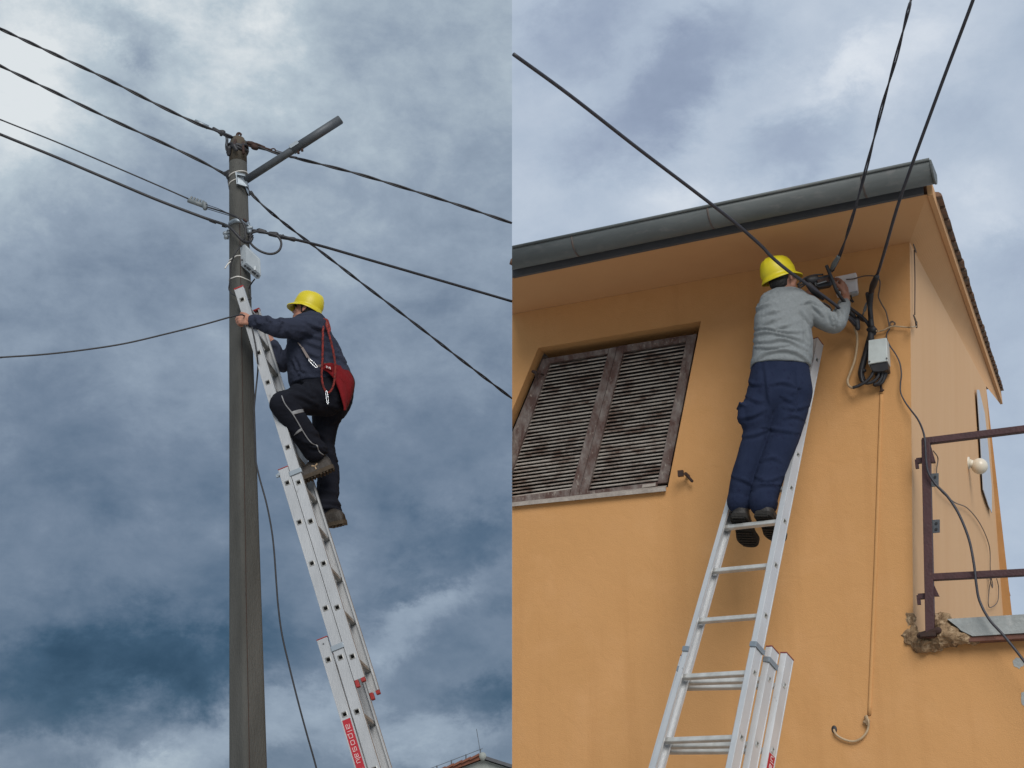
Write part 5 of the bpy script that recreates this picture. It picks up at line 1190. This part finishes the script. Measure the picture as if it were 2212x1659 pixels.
F3 = folds([('R1', q) for q in ([(300, 795), (400, 745), (510, 715)], [(355, 735), (420, 670), (545, 590)], [(340, 690), (390, 640), (450, 590)], [(390, 985), (480, 930), (570, 900)], [(300, 1020), (420, 1005), (560, 1035), (700, 1058), (860, 1050)], [(300, 1080), (450, 1055), (600, 1085), (750, 1120), (905, 1175)],
    [(300, 1165), (450, 1170), (600, 1140), (720, 1170), (880, 1255)], [(330, 1235), (500, 1245), (690, 1210)], [(560, 1012), (640, 990), (700, 972)], [(820, 770), (890, 890), (960, 980)], [(850, 720), (950, 695), (1060, 740)], [(890, 930), (905, 1100), (925, 1190)], [(250, 1440), (330, 1368), (450, 1300), (600, 1268), (750, 1290), (880, 1360), (955, 1460)], [(420, 850), (500, 820), (560, 810)])]
    + [('S8', q) for q in ([(560, 900), (600, 1000), (625, 1090)], [(625, 890), (665, 1000), (690, 1110)], [(690, 880), (740, 960), (765, 1060)], [(740, 850), (790, 920), (810, 990)], [(300, 800), (380, 880), (460, 960)])], 4.2, .0115)
remesh(mb, 'sweatshirt', 'sweat_r', person2, .007, 1, lambda p, n: d3(p, n) * .55 + F3(p, n), 'grey marl sweatshirt creased at the waist')
mb = MB()
rs = [ring_sec(*q) for q in (((1626, 782), (1745, 786), YM, .120), ((1619, 815), (1750, 818), YM, .130), ((1614, 848), (1754, 850), YM, .135), ((1622, 876), (1748, 876), YM, .12), ((1640, 895), (1730, 895), YM, .09))]
mb.loft(smooth_rings(rs))
mb.limb([(J(1650, 855, YM), .104), (J(1634, 900, YM - .01), .100), (J(1635, 936, YM - .0), .082), (J(1621, 990, YM + .01), .080), (J(1608, 1035, YM + .02), .081), (J(1600, 1072, YM + .03), .073), (J(1598, 1084, YM + .03), .076)], 20)
mb.limb([(J(1712, 855, YM), .116), (J(1702, 900, YM - .02), .108), (J(1694, 938, YM - .03), .096), (J(1676, 990, YM - .04), .088), (J(1661, 1035, YM - .05), .085), (J(1650, 1075, YM - .06), .081), (J(1649, 1087, YM - .06), .084)], 20)
mb.limb([(J(1608, 882, YM - .03), .040), (J(1607, 905, YM - .03), .040)], 12)
mb.box(J(1602, 880, YM - .02), (.022, 0, -.012), (0, .06, 0), (.003, 0, .006))
zk = J(1650, 950, YM - .05).z; zf = J(1650, 1085, YM).z
def d4(p, n):
    kk = math.exp(-((p.z - zk) / .12) ** 2) + math.exp(-((p.z - zf) / .16) ** 2) * 1.2
    return .0060 * wr(p, n, [(8, 7, 9, .8, 2.7), (15, 9, 7, .5, 9.1)]) * .7 + .0022 * kk * wr(p + Vector((0, 0, p.x * .9)), n, [(7, 8, 15, 1, 6.6), (9, 6, 26, .4, 1.6)])
F4 = folds([('R3', q) for q in ([(455, 130), (475, 300), (490, 430), (505, 600)], [(465, 630), (560, 650), (700, 668)], [(520, 300), (600, 288), (690, 312)], [(605, 400), (650, 425), (690, 420)], [(440, 885), (520, 862), (570, 885)], [(235, 1010), (320, 1040), (380, 1085)],
    [(405, 1010), (480, 1042), (580, 1005)], [(380, 1095), (450, 1062), (560, 1065)], [(275, 560), (370, 545), (470, 495)], [(300, 700), (380, 690), (470, 655)], [(335, 400), (400, 432), (450, 430)], [(690, 150), (708, 330), (700, 500)], [(620, 560), (680, 540), (740, 560)], [(330, 270), (370, 300), (440, 300)], [(620, 480), (690, 490), (780, 470)])], 4.8, .0085)
tr2 = remesh(mb, 'trousers', 'trous_r', person2, .007, 1, lambda p, n: d4(p, n) * .38 + F4(p, n), 'navy work trousers with cargo pockets')
hm2 = helmet(person2, J(1684, 600, YM + .02), Vector((.76, .58, .30)), Vector((-.24, -.10, .95)), .120, .104, .138, .040)
bpy.context.view_layer.update()
for nm, q, mm, lf in (('sticker', [(362, 404), (396, 392), (398, 434), (366, 446)], 'white_print', .0025), ('sticker_print', [(368, 408), (386, 402), (387, 432), (371, 438)], 'trous_r', .0035)):
    P4 = [on_surf(hm2, *z('R1', x, y), lf) for x, y in q]
    if all(p is not None for p in P4):
        b = MB(); b.prism(P4, ray(1645, 600) * .0015); b.build(nm, mm, hm2)
mb = MB(); f_, r_, u_ = basis(hf, hu); mb.ell(hc - f_ * .026 + u_ * .010, f_ * .078, r_ * .077, u_ * .070, 20, 14); mb.ell(hc - f_ * .048 - u_ * .035, f_ * .052, r_ * .062, u_ * .055, 18, 12)
remesh(mb, 'hair', 'hair', person2, .006, 1, lambda p, n: .004 * noise.noise(p * 55))
for sg in (-1, 1):
    b = MB(); e = hc + u_ * .010 + f_ * .084 + r_ * sg * .032; b.ell(e, f_ * .011, r_ * .012, u_ * .010, 12, 8); part(person2, 'eye', b, 'eye', True)
shoe(person2, J(1594, 1116, YM - .03), J(1621, 1181, YM + .22), Vector((0, -.3, 1)), .062, 'shoe_r', 'sole_r', J(1597, 1084, YM + .02))
shoe(person2, J(1645, 1112, YM - .13), J(1682, 1170, YM + .12), Vector((0, -.3, 1)), .063, 'shoe_r', 'sole_r', J(1649, 1086, YM - .08))

# ------------------------------------------------------------------ boxes and wiring on the ochre wall
WG = 'service cables reaching the ochre wall'
def wz(k, x, y, off): return wallp(*z(k, x, y), -off)
k1 = cable('service_cable', 'thick black cable crossing in front of the yellow helmet to the wall', [J(1109, 117, 6.3), J(1230, 205, 6.6), J(1380, 322, 7.0), J(1500, 413, 7.35), J(1580, 475, 7.56), J(1640, 527, 7.72), J(1668, 556, 7.78), J(1704, 586, 7.84), J(1741, 612, 7.92), J(1774, 636, 7.98), J(1808, 662, 8.05), J(1834, 688, 8.2), J(1846, 702, 8.3)], .0106, 'black_r', group=WG)
k1['_w'] = [0, 0, 0]
b = MB(); b.limb([(JZ('S8', 900, 1000, 8.25), .014), (JZ('S8', 1000, 1080, 8.3), .017)], 10); b.limb([(JZ('S8', 900, 900, 8.32), .016), (JZ('S8', 960, 960, 8.32), .016), (JZ('S8', 1010, 1040, 8.33), .014)], 10); b.limb([(JZ('S8', 1020, 1060, 8.3), .022), (JZ('S8', 1040, 1170, 8.3), .016)], 10); b.limb([(JZ('S8', 1060, 990, 8.34), .015), (JZ('S8', 1130, 1030, 8.36), .015)], 10); part(k1, 'anchor_clamp', b, 'black', True)
k2 = cable('service_cable', 'twisted black cable rising from the splice beside the helmet past the gutter', [J(1988, -60, 6.6), J(1968, 0, 6.3), J(1938, 116, 6.55), J(1905, 232, 6.85), J(1880, 330, 7.1), J(1858, 412, 7.3), J(1838, 480, 7.5), J(1822, 530, 7.72), J(1808, 566, 7.92), J(1799, 586, 8.05)], .0092, 'black_r', twist=2, group=WG, pitch=.62)
k2['_w'] = [0, 0, 0]
b = MB(); b.limb([(JZ('S8', 730, 10, 7.85), .013), (JZ('S8', 660, 130, 7.95), .018), (JZ('S8', 610, 230, 8.05), .012)], 10); part(k2, 'wedge_clamp', b, 'insul', True)
k3 = cable('service_cable', 'thick black cable dropping to the meter box, rightmost past the gutter', [J(2122, -60, 6.2), J(2102, 0, 6.3), J(2040, 165, 6.65), J(1975, 342, 7.05), J(1940, 442, 7.33), J(1913, 535, 7.66), J(1899, 582, 7.9), J(1889, 612, 8.08), J(1884, 640, 8.25), J(1882, 670, 8.3), J(1885, 700, 8.3), J(1889, 724, 8.3)], .0098, 'black_r', group=WG)
k3['_w'] = [0, 0, 0]
b = MB(); b.limb([(JZ('S8', 1345, 340, 7.95), .018), (JZ('S8', 1290, 470, 8.08), .022), (JZ('S8', 1250, 580, 8.18), .014)], 10); b.limb([(JZ('S8', 1250, 600, 8.2), .017), (JZ('S8', 1240, 800, 8.26), .016), (JZ('S8', 1250, 1000, 8.29), .017), (JZ('S8', 1265, 1150, 8.3), .018)], 10); b.limb([(JZ('S8', 1195, 615, 8.24), .013), (JZ('S8', 1225, 800, 8.26), .013), (JZ('S8', 1255, 1000, 8.28), .011)], 10); part(k3, 'taped_bundle', b, 'black', True)
b = MB(); b.limb([(JZ('S8', 1180, 760, 8.28), .005), (JZ('S8', 1155, 840, 8.29), .008)], 8); b.limb([(JZ('S8', 1165, 830, 8.29), .010), (JZ('S8', 1150, 880, 8.3), .010)], 8); b.tube([JZ('S8', 1145, 885, 8.3), JZ('S8', 1115, 975, 8.33)], .006, 6); part(k3, 'tensioner', b, 'insul', True)
b = MB(); b.limb([(JZ('S8', 1215, 1195, 8.3), .014), (JZ('S8', 1290, 1190, 8.28), .022), (JZ('S8', 1330, 1215, 8.3), .013)], 10); b.limb([(JZ('S8', 1290, 1160, 8.28), .014), (JZ('S8', 1310, 1260, 8.3), .012)], 8); b.limb([(JZ('S8', 1255, 1200, 8.3), .020), (JZ('S8', 1250, 1350, 8.31), .022)], 10); part(k3, 'cable_knot', b, 'black', True)
cable('link_cable', 'black cable arching from the splice down to the knot above the meter box', [JZ('S8', 530, 150, 8.0), JZ('S8', 580, 270, 8.02), JZ('S8', 640, 420, 8.04), JZ('S8', 700, 570, 8.06), JZ('S8', 790, 700, 8.12), JZ('S8', 900, 830, 8.2), JZ('S8', 1030, 930, 8.27), JZ('S8', 1130, 1010, 8.31), JZ('S8', 1200, 1090, 8.32), JZ('S8', 1245, 1180, 8.32)], .0115, 'black')
# black splice unit above the hands
sp1 = thing('splice_closure', 'black cable splice closure hanging between the helmet and white box', 'splice closure', tuple(JZ('S8', 450, 420, 8.1)))
b = MB(); b.limb([(JZ('S8', 265, 400, 8.06), .032), (JZ('S8', 350, 385, 8.06), .030)], 12); part(sp1, 'end_clamp', b, 'black', True)
b = MB(); b.prism([JZ('S8', 330, 360, 8.04), JZ('S8', 490, 310, 8.06), JZ('S8', 610, 290, 8.08), JZ('S8', 630, 470, 8.08), JZ('S8', 520, 490, 8.06), JZ('S8', 420, 512, 8.05), JZ('S8', 345, 480, 8.04)], (0, .07, .01)); part(sp1, 'housing', b, 'black', bevel=.006)
b = MB(); b.prism([JZ('S8', 385, 385, 8.03), JZ('S8', 585, 330, 8.05), JZ('S8', 590, 410, 8.05), JZ('S8', 390, 450, 8.03)], (0, .012, 0)); part(sp1, 'cover_plate', b, 'rust', bevel=.003)
b = MB(); b.tube([JZ('S8', 380, 455, 8.025), JZ('S8', 530, 408, 8.035)], .004, 6); part(sp1, 'rib', b, 'insul', True)
b = MB(); b.limb([(JZ('S8', 250, 470, 8.0), .02), (JZ('S8', 330, 560, 8.0), .024), (JZ('S8', 420, 640, 8.02), .020), (JZ('S8', 470, 690, 8.05), .012)], 10); part(sp1, 'boot', b, 'black', True)
for i, pts in enumerate(([(480, 300), (330, 310), (210, 345), (130, 400), (60, 470)], [(250, 420), (170, 440), (110, 470), (70, 500)], [(250, 440), (190, 460), (130, 500), (85, 525)], [(390, 770), (470, 790), (540, 830), (600, 900)], [(400, 745), (500, 770), (580, 820), (620, 880)])):
    b = MB(); b.tube(crv([JZ('S8', x, y, 8.07 + .01 * i) for x, y in pts], 6), .0058, 7); part(sp1, 'lead', b, 'black', True)
# white box held open on the wall
wb = thing('terminal_box', 'small white terminal box on the wall behind the working hand', 'terminal box', tuple(wz('S8', 850, 450, .03)))
b = MB(); b.prism([wz('S8', 665, 335, .055), wz('S8', 1010, 262, .055), wz('S8', 1035, 560, .055), wz('S8', 690, 640, .055)], NB * .052); part(wb, 'housing', b, 'box_white', bevel=.006)
b = MB(); b.prism([wz('S8', 930, 600, .06), wz('S8', 1038, 572, .06), wz('S8', 1030, 600, .05), wz('S8', 925, 630, .05)], NB * .04); part(wb, 'lower_lip', b, 'box', bevel=.002)
for q in ([(890, 610), (905, 690), (950, 740), (970, 745)], [(930, 640), (945, 700), (975, 745)], [(860, 650), (890, 700), (960, 750)]):
    b = MB(); b.tube(crv([wz('S8', x, y, .06) for x, y in q], 4), .0045, 6); part(wb, 'lead', b, 'black', True)
for q in ([(640, 370), (720, 375), (760, 385)], [(650, 400), (690, 410)], [(700, 560), (740, 555), (765, 500), (735, 440), (750, 400)], [(690, 520), (710, 470), (740, 470)]):
    b = MB(); b.tube(crv([wz('S8', x, y, .09) for x, y in q], 5), .0075, 6); part(wb, 'lead', b, 'black', True)
# meter box
mt = thing('meter_box', 'pale grey meter box with looped black cables under it', 'meter box', tuple(wz('R2', 850, 1080, .06)))
b = MB(); b.prism([wz('R2', 746, 966, .13), wz('R2', 926, 940, .13), wz('R2', 936, 1172, .13), wz('R2', 742, 1204, .13)], NB * .128); part(mt, 'housing', b, 'box_meter', bevel=.004)
b = MB(); b.prism([wz('R2', 752, 1206, .12), wz('R2', 936, 1178, .12), wz('R2', 945, 1258, .10), wz('R2', 880, 1275, .11), wz('R2', 790, 1280, .11)], NB * .09); part(mt, 'gland_plate', b, 'black', bevel=.004)
for x, y in ((928, 1148), (756, 1180)):
    b = MB(); q = wz('R2', x, y, .132); b.tube([q, q - NB * .003], .006, 8); part(mt, 'screw', b, 'pipe')
loops = [[(800, 1270), (770, 1330), (720, 1380), (650, 1420), (590, 1440)], [(850, 1270), (840, 1330), (790, 1380), (730, 1395), (690, 1380), (675, 1320), (675, 1260)], [(880, 1260), (880, 1330), (845, 1390), (800, 1410)], [(900, 1260), (905, 1330), (880, 1390), (820, 1415), (800, 1405)], [(915, 1255), (920, 1310), (895, 1365), (850, 1390)]]
for i, lp in enumerate(loops):
    b = MB(); b.tube(crv([wz('R2', x, y, .09 - .012 * i) for x, y in lp], 6), .0105, 8); part(mt, 'cable_tail', b, 'black', True)
b = MB(); b.tube(crv([wz('R2', 765, 930, .05), wz('R2', 745, 1000, .06), wz('R2', 725, 1080, .05), wz('R2', 700, 1170, .05), wz('R2', 680, 1250, .05), wz('R2', 672, 1300, .05), wz('R2', 690, 1370, .06)], 6), [.020] * 37, 8); part(mt, 'riser', b, 'black', True)
b = MB(); b.limb([(wz('R2', 668, 1270, .05), .014), (wz('R2', 705, 1270, .05), .014)], 8); part(mt, 'riser_clamp', b, 'black', True)
cable('cream_cable', 'cream cable looping down from the anchor clamp to the meter box', [JZ('S8', 985, 1110, 8.3), wz('R2', 610, 850, .08), wz('R2', 632, 920, .06), wz('R2', 630, 1040, .05), wz('R2', 605, 1180, .05), wz('R2', 560, 1300, .05), wz('R2', 538, 1370, .05), wz('R2', 552, 1420, .05), wz('R2', 590, 1442, .07), wz('R2', 640, 1428, .08)], .0085, 'cream')
cable('lead_wire', 'thin dark wire arching right from the white box and down past the meter box', [wz('S8', 850, 380, .08), wz('S8', 960, 372, .08), wz('S8', 1060, 345, .07), wz('S8', 1160, 322, .07), wz('S8', 1290, 322, .06), wz('S8', 1360, 350, .05), wz('S8', 1400, 420, .05), wz('S8', 1390, 550, .04), wz('S8', 1375, 660, .04), wz('R2', 880, 610, .03), wz('R2', 920, 680, .03), wz('R2', 945, 780, .03), wz('R2', 955, 840, .03)], .0045, 'thin')
def coil_at(c, rr, n, name, lab, e1, e2, r=.0032):
    b = MB()
    for i in range(n):
        cc = c + e1 * random.uniform(-.006, .006) + e2 * random.uniform(-.006, .006); b.tube([cc + e1 * rr * math.cos(a) * (1 - .15 * i) + e2 * rr * (.8 + .2 * i) * math.sin(a) for a in [2 * math.pi * q / 18 for q in range(18)]], r, 5, closed=True)
    o = b.build(name, 'thin', None, True); return tag(o, lab, 'wire coil')
coil_at(wz('R2', 985, 808, .03), .017, 2, 'wire_coil', 'small coil of thin wire on the front wall beside the meter box', U, Vector((0, 0, 1)))
cable('bell_wire', 'thin pale wire running from the knot round the house corner', [JZ('S8', 1340, 1215, 8.27), wz('R2', 840, 880, .03), wz('R2', 900, 865, .03), wz('R2', 975, 830, .03), wz('R2', 1050, 830, .03), wz('R2', 1140, 838, .03), sidep(1970, 706, .02), sidep(1979, 705, .02)], .005, 'cream')
cable('bell_wire', 'thin wire dropping straight down the side wall beside the corner', [sidep(1975, 540, .02), sidep(1976.5, 600, .02), sidep(1976, 680, .02)], .004, 'thin')
s_e1 = (sfar_b - cbot).normalized()
coil_at(sidep(1977, 691, .03), .022, 3, 'wire_coil', 'small coil of thin wire on the side wall just past the corner', s_e1 * 3.2, Vector((0, 0, .6)))
coil_at(sidep(1976, 536, .03), .020, 2, 'wire_coil', 'small tangle of thin wire under the soffit at the house corner', s_e1 * 3.2, Vector((0, 0, .5)))
b = MB(); b.limb([(sidep(1979, 696, .02), .008), (sidep(1980, 707, .02), .006)], 6); tag(b.build('wall_hook', 'rust', None, True), 'small dark hook below the coil on the side wall', 'hook')
hangp = [wz('R2', 960, 850, .03), wz('R2', 930, 900, .03), wz('R2', 930, 960, .03), wz('R2', 965, 1030, .03), wz('R2', 1020, 1110, .03), wz('R2', 1060, 1200, .03), wz('R2', 1075, 1310, .03), wz('R2', 1065, 1400, .03), wz('R2', 1068, 1490, .03), wz('R2', 1110, 1580, .04), wallp(1967, 885, -.05), wallp(1985, 910, -.09), wallp(1997, 944, -.16), wallp(2000, 990, -.165), wallp(2005, 1020, -.16), wallp(2022, 1047, -.15), wallp(2048, 1074, -.15), wallp(2072, 1112, -.15), wallp(2093, 1165, -.15), wallp(2104, 1220, -.155), wallp(2109, 1262, -.16), wallp(2116, 1298, -.16), wallp(2137, 1338, -.17), wallp(2170, 1375, -.17), wallp(2212, 1428, -.18), wallp(2262, 1500, -.2), wallp(2300, 1570, -.25), wallp(2345, 1720, -.28), wallp(2370, 1900, -.28), wallp(2380, 2150, -.28), wallp(2384, 2440, -.28)]
HP = crv(hangp, 6); b = MB(); b.tube(HP, [.0045 + .0035 * min(1, max(0, (i - 50) / 40)) for i in range(len(HP))], 8)
tag(b.build('hanging_cable', 'black_r', None, True), 'dark cable hanging down over the maroon railing and terrace edge', 'cable')
cable('loose_wire', 'thin loose wire wandering across the pale side wall with a small coil', [sidep(2016, 974, .02), sidep(2026, 990, .02), sidep(2023, 1018, .02), sidep(2027, 1053, .02), sidep(2060, 1084, .02), sidep(2090, 1098, .02), sidep(2118, 1133, .02), sidep(2137, 1180, .02), sidep(2139, 1228, .02), sidep(2140, 1252, .02), sidep(2136, 1280, .02), sidep(2135, 1306, .02), sidep(2141, 1312, .02), sidep(2155, 1299, .02), sidep(2157, 1270, .02), sidep(2153, 1250, .02)], .0042, 'thin')
coil_at(sidep(2141, 1254, .03), .05, 3, 'wire_coil', 'small coil of thin wire on the side wall above the terrace slab', s_e1 * 2.6, Vector((0, 0, 1)), .004)
# painted conduit and lower cable
cable('conduit', 'thin ochre painted conduit running down the front wall below the meter box', [wallp(1904, 852, .002), wallp(1899, 1000, .002), wallp(1892, 1210, .002), wallp(1885, 1380, .002), wallp(1878, 1545, .002)], .0125, 'wall', cat='conduit')
b = MB(); b.limb([(wz('R2', 868, 1420, .02), .008), (wz('R2', 880, 1470, .02), .009)], 8); b.limb([(wz('R2', 865, 1475, .02), .006), (wz('R2', 895, 1465, .02), .006)], 8); tag(b.build('cable_clip', 'rust', None, True), 'rusty clip at the top of the painted conduit', 'clip')
lc = cable('wall_cable', 'cream cable hooking from the conduit end into a hole low on the wall', [wz('R8', 850, 1095, .02), wz('R8', 868, 1150, .03), wz('R8', 866, 1200, .02), wz('R8', 845, 1250, .02), wz('R8', 800, 1296, .02), wz('R8', 735, 1318, .02), wz('R8', 660, 1302, .02), wz('R8', 600, 1268, .02), wz('R8', 572, 1228, .015), wz('R8', 575, 1205, -.03)], .0072, 'cream')
b = MB(); b.limb([(wz('R8', 848, 1110, .02), .012), (wz('R8', 860, 1170, .02), .012)], 8); b.limb([(wz('R8', 835, 1150, .02), .010), (wz('R8', 870, 1140, .025), .009)], 8); lc['_w'] = [0, 0, 0]; part(lc, 'saddle_clip', b, 'rubble', True)
b = MB(); q = wz('R8', 572, 1215, .0); b.ell(q, U * .017, NB * .006, Vector((0, 0, .024)), 12, 8); part(lc, 'hole_sleeve', b, 'black', True)
for o in bpy.data.objects:
    if '_w' in o: del o['_w']
